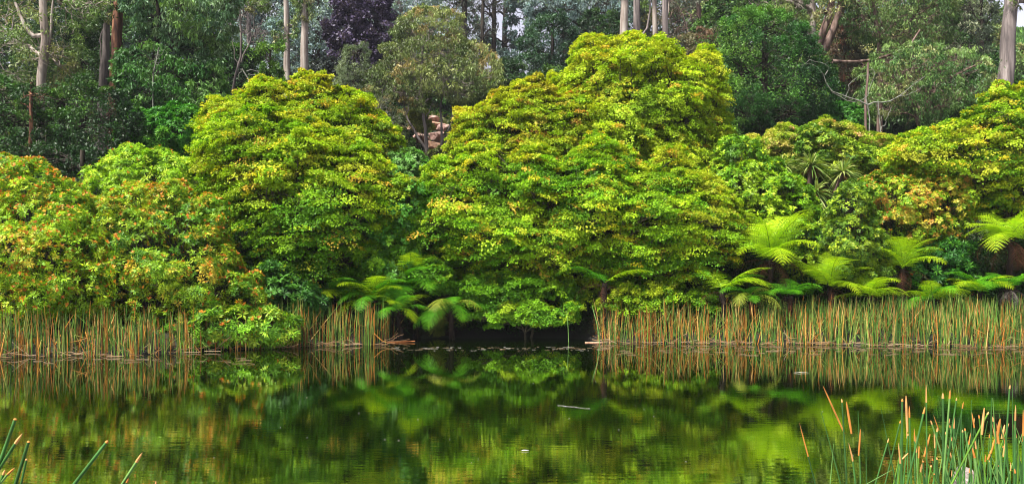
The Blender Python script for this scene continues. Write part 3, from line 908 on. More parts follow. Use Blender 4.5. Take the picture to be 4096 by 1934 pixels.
fern(2330, 890, 20.2, 1.0, 9, "dark tree fern half hidden inside the largest maple", ('green',), 64, elev=(.3, 1.0))
fern(3160, 1180, 18.5, .9, 8, "small green fern in shade beneath the big skirted tree fern", ('green',), 65, dead=3, elev=(.1, .7))

# ------------------------------------------------------------------ cabbage tree
def cabbage():
    D = 22.0
    b = base_of(3260, 0, D)
    root = empty("cabbage_tree", b, "cabbage tree with four spiky heads of strap leaves over brown skirts", "cabbage tree")
    r = np.random.default_rng(5)
    heads = [(3245, 665, .72, 0.1), (3370, 690, .66, -.25), (3130, 670, .66, -.2), (3262, 770, .70, -.75)]
    its = []
    f = b + np.array([0, 0, .8])
    its.append(tubes(curve((b - [0, 0, .2])[None], f[None], 5, np.zeros((1, 3)), r, .02), np.linspace(.14, .1, 5)[None], 8))
    for px, py, R, dr in heads:
        c = W(px, py, D + (.4 if py < 700 else -.3))
        its.append(tubes(curve(f[None], c[None], 7, np.array([[0, 0, -.1]]), r, .02), np.linspace(.09, .06, 7)[None], 7))
    V, Q = cat_vq(its)
    mesh_from("trunk", V, Q, BBROWN, root, smooth=True)
    for px, py, R, dr in heads:
        c = W(px, py, D + (.4 if py < 700 else -.3))
        n = 130
        d = nrm(r.normal(0, 1, (n, 3)) * np.array([1, 1, .8]) + np.array([0, 0, .35 + dr]))
        k = 6; u = np.linspace(0, 1, k)
        Lf = R * r.uniform(.75, 1.1, n)
        P = c[None, None] + d[:, None] * (Lf[:, None] * u)[..., None]
        P[..., 2] -= (.38 * Lf[:, None] * u ** 2.4)
        w = .042 * np.array([.6, 1, 1, .8, .5, .05])[None] * r.uniform(.8, 1.2, (n, 1))
        side = nrm(np.cross(d, np.array([0, 0, 1.0]) + r.normal(0, .35, (n, 3))))
        v, q = straps(P, w, side)
        base = np.array([(.10, .18, .03), (.22, .30, .06), (.30, .34, .10)])[r.integers(0, 3, n)]
        mesh_from("leaf_head", v, q, MGLOSS, root, np.repeat(base, k * 2, 0))
        n = 60
        d = nrm(r.normal(0, 1, (n, 3)) * np.array([.5, .5, .3]) + np.array([0, 0, -.8]))
        Lf = R * r.uniform(.25, .5, n)
        P = c[None, None] + d[:, None] * (Lf[:, None] * u)[..., None]
        side = nrm(np.cross(d, r.normal(0, 1, (n, 3))))
        v, q = straps(P, np.full((n, k), .03), side)
        mesh_from("dead_leaf_skirt", v, q, MDEAD, root, np.tile((.20, .11, .04), (len(v), 1)))
cabbage()

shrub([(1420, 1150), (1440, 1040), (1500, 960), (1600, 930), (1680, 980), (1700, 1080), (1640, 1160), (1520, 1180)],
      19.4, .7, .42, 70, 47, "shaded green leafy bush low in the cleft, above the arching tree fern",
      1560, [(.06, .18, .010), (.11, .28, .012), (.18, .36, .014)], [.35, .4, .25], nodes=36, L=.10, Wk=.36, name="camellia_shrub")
shrub([(3180, 620), (3200, 540), (3320, 560), (3480, 600), (3560, 680), (3460, 760), (3300, 700)],
      24.2, .9, .48, 60, 48, "olive green bushy shrub behind the spiky heads of the cabbage tree",
      3380, [(.08, .18, .012), (.16, .27, .014), (.26, .34, .02)], [.35, .4, .25], nodes=40, L=.10, Wk=.4, name="garden_bush")
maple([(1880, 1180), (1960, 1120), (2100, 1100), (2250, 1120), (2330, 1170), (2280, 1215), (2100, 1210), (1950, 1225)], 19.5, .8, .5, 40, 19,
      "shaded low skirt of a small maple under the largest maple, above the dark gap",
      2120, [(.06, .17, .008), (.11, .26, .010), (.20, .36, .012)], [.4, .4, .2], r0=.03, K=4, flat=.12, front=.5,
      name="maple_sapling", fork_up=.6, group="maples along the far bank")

fern(1590, 1235, 18.5, .85, 13, "low yellow green fern at the water's edge, right of the middle reed bed", ('lime', 'green'), 66, elev=(-.1, .8), rtr=.04)
fern(3480, 1185, 18.5, .95, 12, "lime fern with frond tips touching the reeds, left of the one with upright V fronds", ('lime',), 67, dead=2, elev=(-.1, .9), rtr=.05)
fern(3000, 1185, 18.6, .85, 10, "small fern with rusty fronds beside the arching lime tree fern", ('green', 'olive'), 68, dead=5, elev=(-.1, .8), rtr=.05)

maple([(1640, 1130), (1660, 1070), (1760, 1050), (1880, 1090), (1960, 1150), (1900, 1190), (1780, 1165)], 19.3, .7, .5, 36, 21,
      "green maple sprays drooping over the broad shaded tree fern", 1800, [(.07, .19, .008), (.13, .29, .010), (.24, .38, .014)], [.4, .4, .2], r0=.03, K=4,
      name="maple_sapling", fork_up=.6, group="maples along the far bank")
maple([(2380, 1180), (2480, 1120), (2650, 1130), (2820, 1160), (2890, 1210), (2800, 1250), (2620, 1245), (2460, 1235)], 19.2, .7, .5, 46, 22,
      "yellow green maple sprays drooping behind the cut end of the right reed bed", 2660, [(.09, .21, .008), (.18, .32, .010), (.32, .40, .016)], [.35, .4, .25], r0=.03, K=4,
      name="maple_sapling", fork_up=.6, group="maples along the far bank")

# ------------------------------------------------------------------ the forest behind
GM = [(.06, .12, .03), (.12, .19, .05), (.20, .26, .08), (.24, .24, .09)]       # grey-green gum leaves
GW = [.3, .35, .22, .13]
DK = [(.014, .045, .010), (.03, .085, .014), (.06, .13, .02)]
DKW = [.4, .38, .22]
BL = [(.10, .16, .16), (.16, .24, .24), (.26, .34, .34)]  # far foliage paled and blued: haze put into the leaf colours
# left
tree([(-140, 420), (-140, -120), (60, -140), (300, -120), (420, -60), (400, 60), (330, 150), (300, 260), (330, 340), (240, 420), (60, 430)], 27, 1.8, .7, 120, 201,
     "leaning grey green gum with a pale forked trunk near the left edge", [(150, -150), (175, 20), (185, 150), (170, 260), (165, 430), (170, 620)], .17,
     GM, GW, BPALE, dcr=1.3, per=200, L=.12, Wk=.3, hang=.5, extra_stems=[([(175, 140), (140, 150), (105, 120), (60, 10)], .08, .04), ([(165, 280), (190, 200), (205, 100), (215, -40)], .06, .03)])
tree([(-150, 640), (-150, 300), (0, 310), (110, 360), (140, 450), (215, 455), (250, 350), (420, 370), (500, 420), (540, 560), (480, 700), (340, 740), (150, 690)], 24.5, 1.6, .62, 170, 202,
     "dense dark green blackwood tree behind the big rhododendron at the left", [(250, 380), (250, 700)], .12, DK, DKW, BDARK, per=230, L=.10, Wk=.42, hang=.1, name="blackwood_tree", cat="blackwood")
tree([(240, 280), (260, 60), (300, -80), (420, -80), (400, 80), (380, 240), (420, 350), (330, 380)], 31, 1.3, .7, 60, 203,
     "deep green blackwood filling the shade left of the slim peeling trunk", [(320, -60), (320, 520)], .12, DK, DKW, BDARK, per=220, L=.11, Wk=.42, hang=.1, name="blackwood_tree", cat="blackwood")
tree([(380, -90), (460, -100), (470, 40), (400, 50)], 30, .8, .55, 12, 204,
     "slim grey gum trunk with a long strip of peeling bark", [(432, -120), (428, 60), (422, 180), (415, 300), (410, 420)], .17, GM, GW, BGREY, per=150, L=.12, Wk=.3, hang=.8,
     extra_stems=[([(426, 100), (404, 130), (402, 230), (398, 290)], .03, .02)])
tree([(420, -120), (560, -140), (600, -40), (520, 10), (440, -30)], 29, .9, .55, 16, 205,
     "stout reddish brown gum trunk with raw orange bark patches", [(490, -150), (478, 0), (468, 100), (470, 200), (462, 320), (458, 420), (455, 620)], .235, GM, GW, BRED, per=150, L=.12, Wk=.3, hang=.8)
tree([(520, 60), (500, -120), (700, -160), (880, -140), (960, -40), (920, 60), (930, 130), (900, 220), (820, 210), (760, 160), (640, 130), (560, 140)], 27.5, 1.5, .6, 130, 206,
     "large gum with bunches of drooping blue green leaves left of the bare curved stem", [(600, -150), (640, 60), (610, 300), (600, 560)], .10,
     [(.05, .12, .05), (.10, .20, .09), (.18, .28, .13), (.12, .22, .05)], [.3, .35, .2, .15], BDARK, per=170, L=.17, Wk=.24, hang=1.2, front=.7)
tree([(490, 330), (500, 200), (600, 180), (700, 230), (760, 260), (860, 260), (900, 330), (880, 430), (760, 450), (600, 440)], 27, 1.1, .52, 95, 207,
     "glossy green sapling gum with hanging leaves above the fresh green laurel", [(840, 250), (820, 560)], .06,
     [(.03, .10, .02), (.06, .17, .03), (.12, .25, .05)], [.35, .4, .25], BDARK, per=170, L=.15, Wk=.28, hang=.9)
tree([(-120, 1000), (-120, 560), (100, 540), (330, 640), (480, 640), (560, 700), (620, 800), (560, 900), (200, 1000)], 22.0, 1.0, .55, 90, 208,
     "shadowed dark blackwood low behind the rhododendrons at the left", [(330, 600), (330, 900)], .10, DK, [.5, .35, .15], BDARK, per=200, L=.10, Wk=.42, hang=.1, name="blackwood_tree", cat="blackwood", lean=1)
tree([(560, 560), (540, 470), (620, 420), (760, 430), (820, 520), (820, 640), (700, 690), (600, 640)], 29, .9, .5, 60, 209,
     "shaded dark tree in the hollow between the laurels", [(700, 430), (700, 690)], .08, DK, DKW, BDARK, per=200, L=.11, Wk=.42, hang=.2, name="blackwood_tree", cat="blackwood")
# bare curved stem and pale trunks
tree([(900, -20), (900, -140), (1060, -150), (1080, -30), (1000, 40)], 30, .8, .5, 26, 210,
     "slender bare grey sapling with a kinked stem rising out of the spreading maple", [(975, -140), (955, 0), (965, 120), (965, 220), (945, 280), (930, 370), (920, 470)], .05, GM, GW, BGREY, per=110, L=.14, Wk=.25,
     extra_stems=[([(965, 250), (990, 190), (1010, 130), (1020, 40)], .03, .012), ([(950, 265), (935, 200), (925, 120)], .02, .008)])
tree([(1000, 330), (1040, 200), (1130, 170), (1130, 340), (1060, 360)], 27, .9, .5, 28, 211,
     "olive green wattle between the kinked sapling and the two straight pale trunks", [(1080, 200), (1080, 420)], .06, [(.05, .12, .014), (.10, .20, .02)], [.5, .5], BDARK, per=190, L=.11, Wk=.3, hang=.3, name="wattle_tree", cat="wattle")
tree([(1100, 130), (1120, 85), (1170, 90), (1185, 140), (1145, 155)], 46, .5, .5, 10, 212,
     "straight pale gum trunk with a tuft of leaves on its side, left of its twin", [(1140, -150), (1144, 0), (1146, 150), (1147, 320), (1147, 420)], .2, GM, GW, BPALE, per=110, L=.2, Wk=.25, group="straight pale gum trunks")
tree([(1180, 60), (1185, -60), (1260, -70), (1255, 55), (1220, 70)], 45, .6, .6, 14, 213,
     "straight pale gum trunk with leaves only at its top, right of its twin", [(1222, -150), (1220, 0), (1218, 150), (1215, 320), (1215, 430)], .25, GM, GW, BPALE, per=110, L=.2, Wk=.25, group="straight pale gum trunks")
# hazy far trees
hz = [(820, 62, 930, 330, "bare misty grey gum far up the slope, left of the straight pale trunks", 214),
      (1080, 66, 1060, 300, "misty grey gum directly behind the straight pale trunks", 215)]
tree([(850, 240), (840, -60), (960, -120), (1090, -100), (1130, 60), (1110, 240), (980, 300)], 60, 3, 1.2, 60, 214,
     "bare misty grey gum far up the slope behind the kinked sapling", [(1000, -100), (990, 330)], .2, [(.07, .08, .07), (.11, .12, .10)], [.6, .4], BGREY, per=50, L=.3, Wk=.3, shell=.3, twigs=8, tw=.02)
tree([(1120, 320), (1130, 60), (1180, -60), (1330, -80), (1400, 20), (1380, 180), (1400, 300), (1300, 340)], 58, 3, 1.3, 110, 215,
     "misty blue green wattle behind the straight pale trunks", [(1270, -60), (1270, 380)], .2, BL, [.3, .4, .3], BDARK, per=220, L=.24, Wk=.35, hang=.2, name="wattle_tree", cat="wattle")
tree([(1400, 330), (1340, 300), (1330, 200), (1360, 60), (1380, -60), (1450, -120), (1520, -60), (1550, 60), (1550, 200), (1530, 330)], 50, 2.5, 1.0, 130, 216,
     "dark purple copper beech in the misty hollow", [(1450, -60), (1450, 400)], .2, [(.045, .032, .075), (.07, .05, .11), (.11, .085, .155)], [.4, .4, .2], BDARK, per=420, L=.18, Wk=.6, hang=.1, name="copper_beech", cat="beech tree")  # haze painted into the palette as paler, softer purples
tree([(1240, 330), (1260, 240), (1330, 210), (1400, 260), (1420, 340), (1340, 370)], 46, 1.5, .7, 40, 217,
     "smoky dark bush at the foot of the copper beech", [(1330, 240), (1330, 400)], .1, [(.02, .03, .03), (.04, .05, .05)], [.5, .5], BDARK, per=220, L=.16, Wk=.5, hang=.1, name="wattle_tree", cat="wattle")
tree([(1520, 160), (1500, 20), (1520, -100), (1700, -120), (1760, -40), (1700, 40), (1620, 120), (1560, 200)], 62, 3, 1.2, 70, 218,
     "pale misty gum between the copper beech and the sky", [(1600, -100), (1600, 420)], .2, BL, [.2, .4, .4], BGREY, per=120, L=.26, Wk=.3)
tree([(1340, 340), (1350, 280), (1380, 210), (1410, 195), (1470, 230), (1480, 330), (1500, 420), (1420, 440), (1340, 400)], 36, 1.3, .5, 80, 219,
     "soft grey green conifer in front of the copper beech", [(1415, 210), (1420, 560)], .08, [(.09, .13, .07), (.15, .20, .11), (.22, .27, .15)], [.35, .4, .25], BDARK, per=170, L=.10, Wk=.2, hang=-.4, name="young_conifer", cat="conifer")
tree([(1400, 520), (1380, 430), (1440, 380), (1560, 400), (1600, 480), (1620, 600), (1560, 680), (1480, 600)], 33, 1.1, .48, 65, 220,
     "thin twiggy wattle beside the pink boulders", [(1500, 400), (1510, 640)], .04, [(.07, .10, .03), (.14, .15, .05), (.2, .16, .06)], [.45, .35, .2], BTWIG, per=120, L=.10, Wk=.25, hang=.5, twigs=9, tw=.006, name="wattle_tree", cat="wattle")
# middle gum
tree([(1480, 350), (1470, 290), (1530, 260), (1530, 190), (1590, 160), (1600, 90), (1680, 40), (1790, 50), (1840, 90), (1850, 150), (1930, 190), (1990, 230),
      (2000, 330), (1960, 400), (1900, 390), (1860, 420), (1790, 370), (1700, 400), (1660, 430), (1600, 370), (1540, 390)], 36, 2.0, .66, 190, 221,
     "round grey green gum with slender dark stems in front of the pink boulders", [(1690, 200), (1685, 330), (1690, 430), (1700, 500), (1708, 600), (1710, 780)], .085,
     [(.08, .12, .03), (.15, .20, .055), (.24, .28, .09), (.28, .22, .08)], [.28, .34, .24, .14], BGREY, per=190, L=.15, Wk=.24, hang=.9, K=9, front=.62,
     extra_stems=[([(1706, 600), (1660, 530), (1625, 470), (1615, 400), (1560, 330)], .06, .025), ([(1625, 470), (1640, 400), (1600, 340)], .035, .02),
                  ([(1765, 600), (1768, 500), (1762, 420), (1775, 340), (1800, 250)], .06, .03), ([(1766, 580), (1800, 500), (1815, 440), (1850, 380)], .045, .02),
                  ([(1780, 600), (1790, 540), (1840, 470)], .035, .02), ([(1705, 470), (1720, 430), (1735, 400)], .03, .012), ([(1762, 620), (1800, 560), (1850, 500)], .03, .015)])
tree([(1560, 620), (1560, 500), (1620, 440), (1660, 470), (1650, 600), (1600, 660)], 38, .8, .42, 36, 222,
     "brownish undergrowth wattle left of the pink boulders", [(1600, 470), (1600, 680)], .03, [(.09, .10, .03), (.16, .13, .05)], [.6, .4], BTWIG, per=120, L=.10, Wk=.25, hang=.5, twigs=8, tw=.006, name="wattle_tree", cat="wattle")
# tall bare stems against the sky
for k, (x, w, lab) in enumerate([(1858, .26, "first of the tall dark stems against the white sky, beside the round gum"), (1932, .17, "thinnest of the tall dark stems against the white sky"),
                                 (1978, .22, "tall dark stem with side twigs in the middle of the white gap of sky"), (2022, .24, "tall dark stem at the right side of the white gap of sky")]):
    tree([(x - 90, 120), (x - 70, -60), (x - 60, -150), (x + 60, -150), (x + 80, -60), (x + 80, 60), (x + 60, 170), (x - 40, 220)], 62 + k * 2, 2.2, .9, 20, 230 + k, lab,
         [(x + 6, -150), (x, 0), (x - 4, 200), (x - 4, 400)], w, [(.03, .04, .03), (.06, .07, .05)], [.5, .5], BDARK, per=46, L=.24, Wk=.3, twigs=10, tw=.022, shell=.2, group="tall stems against the sky")
tree([(2070, 330), (2060, 280), (2120, 230), (2130, 120), (2180, 60), (2240, 50), (2290, 100), (2320, 170), (2310, 270), (2230, 340), (2130, 360)], 44, 2, .8, 130, 235,
     "dark green cypress left of the tall rounded maple", [(2210, 80), (2210, 420)], .12, [(.012, .04, .018), (.025, .07, .03), (.045, .11, .045)], [.4, .38, .22], BDARK, per=240, L=.15, Wk=.3, hang=.1, name="cypress_tree", cat="cypress")
tree([(2000, 340), (1990, 290), (2060, 250), (2120, 290), (2120, 360), (2050, 370)], 42, 1.3, .6, 34, 236,
     "low dark cypress at the foot of the sky gap", [(2060, 270), (2060, 430)], .1, DK, DKW, BDARK, per=220, L=.15, Wk=.3, hang=.1, name="cypress_tree", cat="cypress")
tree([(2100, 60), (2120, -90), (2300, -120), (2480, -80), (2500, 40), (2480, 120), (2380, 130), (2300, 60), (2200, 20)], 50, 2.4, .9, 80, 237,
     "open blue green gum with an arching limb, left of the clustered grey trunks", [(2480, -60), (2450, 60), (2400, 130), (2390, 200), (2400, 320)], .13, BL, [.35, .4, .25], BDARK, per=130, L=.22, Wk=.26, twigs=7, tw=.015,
     extra_stems=[([(2400, 180), (2350, 130), (2300, 90), (2240, 60)], .13, .05), ([(2370, 130), (2350, 60), (2330, 30)], .05, .02)])
tree([(2330, 160), (2350, 60), (2460, 40), (2480, 130), (2440, 190)], 46, 1.4, .7, 34, 238,
     "small dark green tree tucked behind the top of the tall rounded maple", [(2400, 80), (2400, 330)], .1, DK, DKW, BDARK, per=220, L=.16, Wk=.3, hang=.2, name="cypress_tree", cat="cypress")
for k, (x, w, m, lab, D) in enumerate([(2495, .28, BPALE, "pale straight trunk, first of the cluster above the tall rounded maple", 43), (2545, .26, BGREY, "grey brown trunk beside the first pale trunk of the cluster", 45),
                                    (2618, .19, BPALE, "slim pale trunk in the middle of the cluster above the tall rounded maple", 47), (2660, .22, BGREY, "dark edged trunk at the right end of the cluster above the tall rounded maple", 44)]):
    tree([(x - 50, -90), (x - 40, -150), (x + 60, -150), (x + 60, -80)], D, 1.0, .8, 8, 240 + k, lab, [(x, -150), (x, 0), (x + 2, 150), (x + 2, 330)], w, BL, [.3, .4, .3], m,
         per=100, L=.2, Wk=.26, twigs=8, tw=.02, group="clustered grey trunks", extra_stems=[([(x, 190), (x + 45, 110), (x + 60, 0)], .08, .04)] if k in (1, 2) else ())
tree([(2660, 130), (2680, -60), (2740, -140), (2900, -150), (3060, -120), (3080, 0), (2980, 60), (2880, 130), (2820, 180), (2740, 160)], 52, 2.5, 1.0, 90, 245,
     "loose brownish gum canopy between the clustered trunks and the big blue green wattle", [(2795, -140), (2795, 100), (2800, 300)], .2, [(.05, .06, .045), (.09, .10, .07), (.13, .11, .08)], [.4, .35, .25], BBROWN, per=110, L=.24, Wk=.24, twigs=8, tw=.018)
tree([(2700, 240), (2720, 150), (2800, 110), (2870, 120), (2900, 190), (2860, 250), (2780, 260)], 40, 1.2, .6, 46, 246,
     "rusty olive young gum peeping over the right shoulder of the tall rounded maple", [(2800, 130), (2800, 420)], .08, [(.08, .09, .035), (.15, .14, .06), (.18, .11, .06)], [.4, .35, .25], BBROWN, per=150, L=.16, Wk=.24)
# big dark wattle
tree([(2880, 480), (2870, 330), (2880, 230), (2870, 170), (2920, 100), (3000, 60), (3080, 40), (3150, 60), (3220, 130), (3260, 200), (3280, 300), (3330, 400), (3320, 490),
      (3200, 520), (3040, 550), (2920, 530)], 29, 2.0, .85, 120, 247,
     "big dark green feathery wattle right of the tall rounded maple", [(3060, 80), (3060, 560)], .15, [(.014, .055, .012), (.03, .11, .016), (.07, .19, .022), (.12, .26, .03)], [.36, .32, .2, .12],
     BDARK, per=760, L=.085, Wk=.32, hang=-.2, name="wattle_tree", cat="wattle", front=.75)
# right gums
tree([(2960, 60), (2990, -80), (3180, -140), (3260, -100), (3250, 40), (3180, 110), (3060, 130)], 38, 1.5, .7, 60, 248,
     "pale trunked gum with soft olive leaves above the big wattle", [(3240, -150), (3242, 0), (3245, 120), (3245, 300), (3250, 420)], .27, GM, GW, BPALE, per=150, L=.17, Wk=.24)
tree([(3260, 20), (3260, -140), (3400, -150), (3460, -60), (3380, 30)], 34, 1.2, .6, 22, 249,
     "pair of dark leaning trunks that cross at the foot on the right slope", [(3330, -150), (3330, 0), (3310, 80), (3280, 160), (3262, 230), (3262, 300), (3262, 380)], .20,
     GM, GW, BBROWN, per=120, L=.17, Wk=.24, extra_stems=[([(3385, -60), (3370, 20), (3340, 100), (3300, 180), (3275, 240), (3268, 300)], .16, .2)])
tree([(3290, 300), (3310, 130), (3380, 60), (3460, 110), (3480, 240), (3440, 360), (3350, 380)], 36, 1.4, .6, 60, 250,
     "thin brown gum wrapped in shreds of bark, among grey foliage", [(3372, -60), (3368, 120), (3370, 250), (3368, 380), (3368, 480)], .14, [(.07, .08, .045), (.13, .12, .07), (.17, .12, .08)], [.4, .35, .25],
     BRED, per=140, L=.17, Wk=.2, twigs=8, tw=.012)
tree([(3360, 80), (3380, -80), (3480, -140), (3700, -150), (3800, -80), (3820, 60), (3780, 150), (3700, 200), (3560, 190), (3440, 170)], 34, 2.0, .72, 150, 251,
     "broad grey green gum canopy filling the upper slope on the right", [(3480, -100), (3500, 60), (3520, 200), (3520, 420)], .13, GM, [.35, .35, .2, .1], BBROWN, per=150, L=.17, Wk=.2, K=8, twigs=7, tw=.01,
     extra_stems=[([(3500, 110), (3580, 90), (3640, 75), (3740, 20)], .06, .02), ([(3480, 250), (3560, 245), (3640, 215), (3690, 140), (3730, 90)], .09, .03)])
tree([(3440, 420), (3430, 300), (3500, 220), (3620, 200), (3760, 190), (3880, 200), (3960, 260), (3960, 360), (3900, 430), (3780, 460), (3640, 480), (3520, 470)], 31, 2.6, .6, 120, 252,
     "sinuous branched gum with hanging olive leaves above the golden green maple", [(3600, 240), (3610, 330), (3660, 430), (3680, 520)], .09, [(.06, .14, .03), (.12, .22, .05), (.19, .29, .08), (.23, .25, .09)], [.3, .35, .22, .13], BBROWN,
     per=160, L=.15, Wk=.22, hang=.9, K=9, twigs=7, tw=.009,
     extra_stems=[([(3670, 490), (3720, 400), (3760, 330), (3860, 280), (3960, 230)], .07, .03), ([(3680, 440), (3640, 360), (3600, 320), (3540, 300)], .05, .02), ([(3330, 245), (3420, 250), (3500, 240), (3580, 215), (3640, 190), (3680, 120)], .07, .03)])
tree([(3760, 180), (3780, 0), (3860, -120), (3960, -150), (4010, -100), (3990, 60), (3970, 170), (3880, 230)], 40, 1.6, .8, 70, 253,
     "sparse feathery gum just left of the massive grey trunk", [(3930, -140), (3925, 40), (3930, 200), (3935, 420)], .09, [(.06, .09, .05), (.11, .14, .08), (.15, .17, .1)], [.4, .35, .25], BDARK, per=120, L=.18, Wk=.22, twigs=8, tw=.012)
tree([(4050, 20), (4060, -120), (4160, -140), (4200, 0), (4120, 60)], 31, 1.0, .6, 16, 254,
     "massive grey gum trunk with red and black bark streaks at the right edge", [(4045, -150), (4040, 0), (4035, 100), (4030, 200), (4022, 300), (4018, 380), (4015, 480)], .34, GM, GW, BGREY, per=120, L=.17, Wk=.22, twigs=6, tw=.012)
# bleached dead tree on the right slope
tree([], 27.5, 1, .5, 0, 255, "bleached leafless tree with curling branches in front of the big wattle", [(3460, 380), (3470, 420), (3478, 470)], .03, GM, GW, BTWIG,
     extra_stems=[([(3470, 420), (3420, 400), (3380, 390), (3330, 370), (3305, 330), (3290, 280), (3250, 250), (3200, 260)], 0.0270, 0.0072),
                  ([(3300, 300), (3320, 275), (3290, 250), (3240, 238), (3190, 270)], 0.0150, 0.0048),
                  ([(3470, 420), (3500, 405), (3560, 405), (3620, 370), (3660, 330), (3700, 305)], 0.0270, 0.0072),
                  ([(3330, 370), (3400, 410), (3470, 392), (3482, 340), (3500, 290), (3480, 265)], 0.0180, 0.0060),
                  ([(3380, 392), (3400, 340), (3440, 300), (3500, 290)], 0.0120, 0.0048), ([(3600, 385), (3640, 380), (3700, 340)], 0.0120, 0.0048)], name="dead_tree", cat="dead tree")
tree([], 26.5, 1, .5, 0, 256, "small bleached dead sapling forking low above the pale pink tipped maple", [(3512, 400), (3515, 440), (3520, 500), (3524, 540)], .022, GM, GW, BTWIG,
     extra_stems=[([(3524, 520), (3545, 480), (3565, 440), (3570, 420)], 0.0150, 0.0060), ([(3522, 500), (3535, 450), (3530, 430)], 0.0090, 0.0036), ([(3518, 470), (3508, 440), (3505, 410)], 0.0090, 0.0036)], name="dead_tree", cat="dead tree")
tree([], 28.5, 1, .5, 0, 257, "straight leafless brown sapling below the curling bleached branches", [(3472, 250), (3470, 330), (3462, 400), (3462, 490)], .06, GM, GW, BBROWN, name="dead_tree", cat="dead tree")
tree([], 25.5, 1, .5, 0, 258, "bleached hooked dead branch standing above the smaller maple", [(968, 275), (985, 285), (995, 320), (992, 370), (990, 420)], .03, GM, GW, BTWIG,
     extra_stems=[([(985, 285), (1010, 278), (1030, 290), (1045, 310)], 0.0150, 0.0060), ([(992, 300), (1020, 300), (1040, 330)], 0.0120, 0.0048), ([(970, 276), (958, 290), (955, 320)], 0.0132, 0.0060)], name="dead_tree", cat="dead tree")
tree([], 26, 1, .5, 0, 259, "fan of pale stripped twigs in front of the drooping gum", [(635, 190), (630, 230), (618, 265), (612, 300)], .03, GM, GW, BTWIG,
     extra_stems=[([(622, 250), (650, 215), (662, 190)], 0.0108, 0.0036), ([(620, 255), (640, 200), (645, 170)], 0.0108, 0.0036), ([(618, 265), (622, 210), (618, 180)], 0.0090, 0.0030), ([(616, 270), (655, 240), (668, 205)], 0.0072, 0.0030)],
     name="dead_tree", cat="dead tree")
# far canopy trees closing the gaps of the slope
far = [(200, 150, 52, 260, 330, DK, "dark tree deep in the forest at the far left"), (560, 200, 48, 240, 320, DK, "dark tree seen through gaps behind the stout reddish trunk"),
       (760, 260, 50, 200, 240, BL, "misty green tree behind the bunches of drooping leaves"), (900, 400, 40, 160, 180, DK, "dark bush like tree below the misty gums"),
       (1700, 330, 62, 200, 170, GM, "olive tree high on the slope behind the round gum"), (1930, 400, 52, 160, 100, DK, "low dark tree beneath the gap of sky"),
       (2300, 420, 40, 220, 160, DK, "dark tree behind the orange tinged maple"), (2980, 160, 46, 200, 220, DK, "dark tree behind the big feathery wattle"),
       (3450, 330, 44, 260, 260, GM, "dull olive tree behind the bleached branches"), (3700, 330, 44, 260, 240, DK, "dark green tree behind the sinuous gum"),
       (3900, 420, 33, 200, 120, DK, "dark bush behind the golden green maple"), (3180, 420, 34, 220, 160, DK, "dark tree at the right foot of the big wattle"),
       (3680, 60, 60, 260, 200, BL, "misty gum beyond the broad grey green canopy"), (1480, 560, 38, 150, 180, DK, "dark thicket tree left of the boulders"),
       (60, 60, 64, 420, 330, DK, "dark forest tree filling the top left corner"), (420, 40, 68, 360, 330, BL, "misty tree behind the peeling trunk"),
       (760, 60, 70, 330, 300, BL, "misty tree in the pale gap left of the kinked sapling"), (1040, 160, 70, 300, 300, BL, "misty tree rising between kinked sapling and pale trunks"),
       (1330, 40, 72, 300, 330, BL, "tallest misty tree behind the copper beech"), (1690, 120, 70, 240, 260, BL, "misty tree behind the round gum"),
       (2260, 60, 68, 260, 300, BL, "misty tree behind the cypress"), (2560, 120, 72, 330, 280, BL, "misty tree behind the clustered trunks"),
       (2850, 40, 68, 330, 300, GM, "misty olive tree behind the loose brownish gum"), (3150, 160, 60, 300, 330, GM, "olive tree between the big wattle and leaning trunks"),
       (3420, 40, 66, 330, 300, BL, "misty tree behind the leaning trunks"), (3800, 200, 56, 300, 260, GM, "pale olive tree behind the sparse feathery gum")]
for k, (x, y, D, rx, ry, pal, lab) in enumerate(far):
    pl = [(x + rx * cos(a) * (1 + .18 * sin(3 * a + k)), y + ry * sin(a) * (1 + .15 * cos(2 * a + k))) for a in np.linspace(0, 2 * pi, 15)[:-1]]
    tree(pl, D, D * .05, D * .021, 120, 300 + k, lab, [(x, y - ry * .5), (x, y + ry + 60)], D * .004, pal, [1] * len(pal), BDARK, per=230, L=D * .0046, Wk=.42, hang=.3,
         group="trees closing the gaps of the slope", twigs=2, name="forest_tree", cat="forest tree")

# ------------------------------------------------------------------ boulders
def rock_mat(name, a, b, c):
    m, t = new_mat(name)
    N = t.nodes; L = t.links
    out = N.new("ShaderNodeOutputMaterial"); p = N.new("ShaderNodeBsdfPrincipled"); p.inputs['Roughness'].default_value = .9
    tc = N.new("ShaderNodeTexCoord"); nz = N.new("ShaderNodeTexNoise"); nz.inputs['Scale'].default_value = 5; nz.inputs['Detail'].default_value = 10; nz.inputs['Roughness'].default_value = .65
    L.new(tc.outputs['Object'], nz.inputs['Vector'])
    cr = N.new("ShaderNodeValToRGB"); e = cr.color_ramp.elements
    e[0].position = .35; e[0].color = (*a, 1); e[1].position = .66; e[1].color = (*c, 1); k = e.new(.5); k.color = (*b, 1)
    L.new(nz.outputs[0], cr.inputs[0]); L.new(cr.outputs[0], p.inputs['Base Color'])
    bp = N.new("ShaderNodeBump"); bp.inputs['Strength'].default_value = .7; bp.inputs['Distance'].default_value = .15
    L.new(nz.outputs[0], bp.inputs['Height']); L.new(bp.outputs[0], p.inputs['Normal']); L.new(p.outputs[0], out.inputs[0])
    return m
RPINK = rock_mat("pink_rock", (.14, .08, .07), (.36, .22, .18), (.48, .35, .30))
RORG = rock_mat("orange_rock", (.18, .09, .05), (.38, .21, .13), (.46, .31, .22))
RGREY = rock_mat("grey_rock", (.16, .12, .11), (.30, .25, .22), (.45, .38, .33))
import bmesh
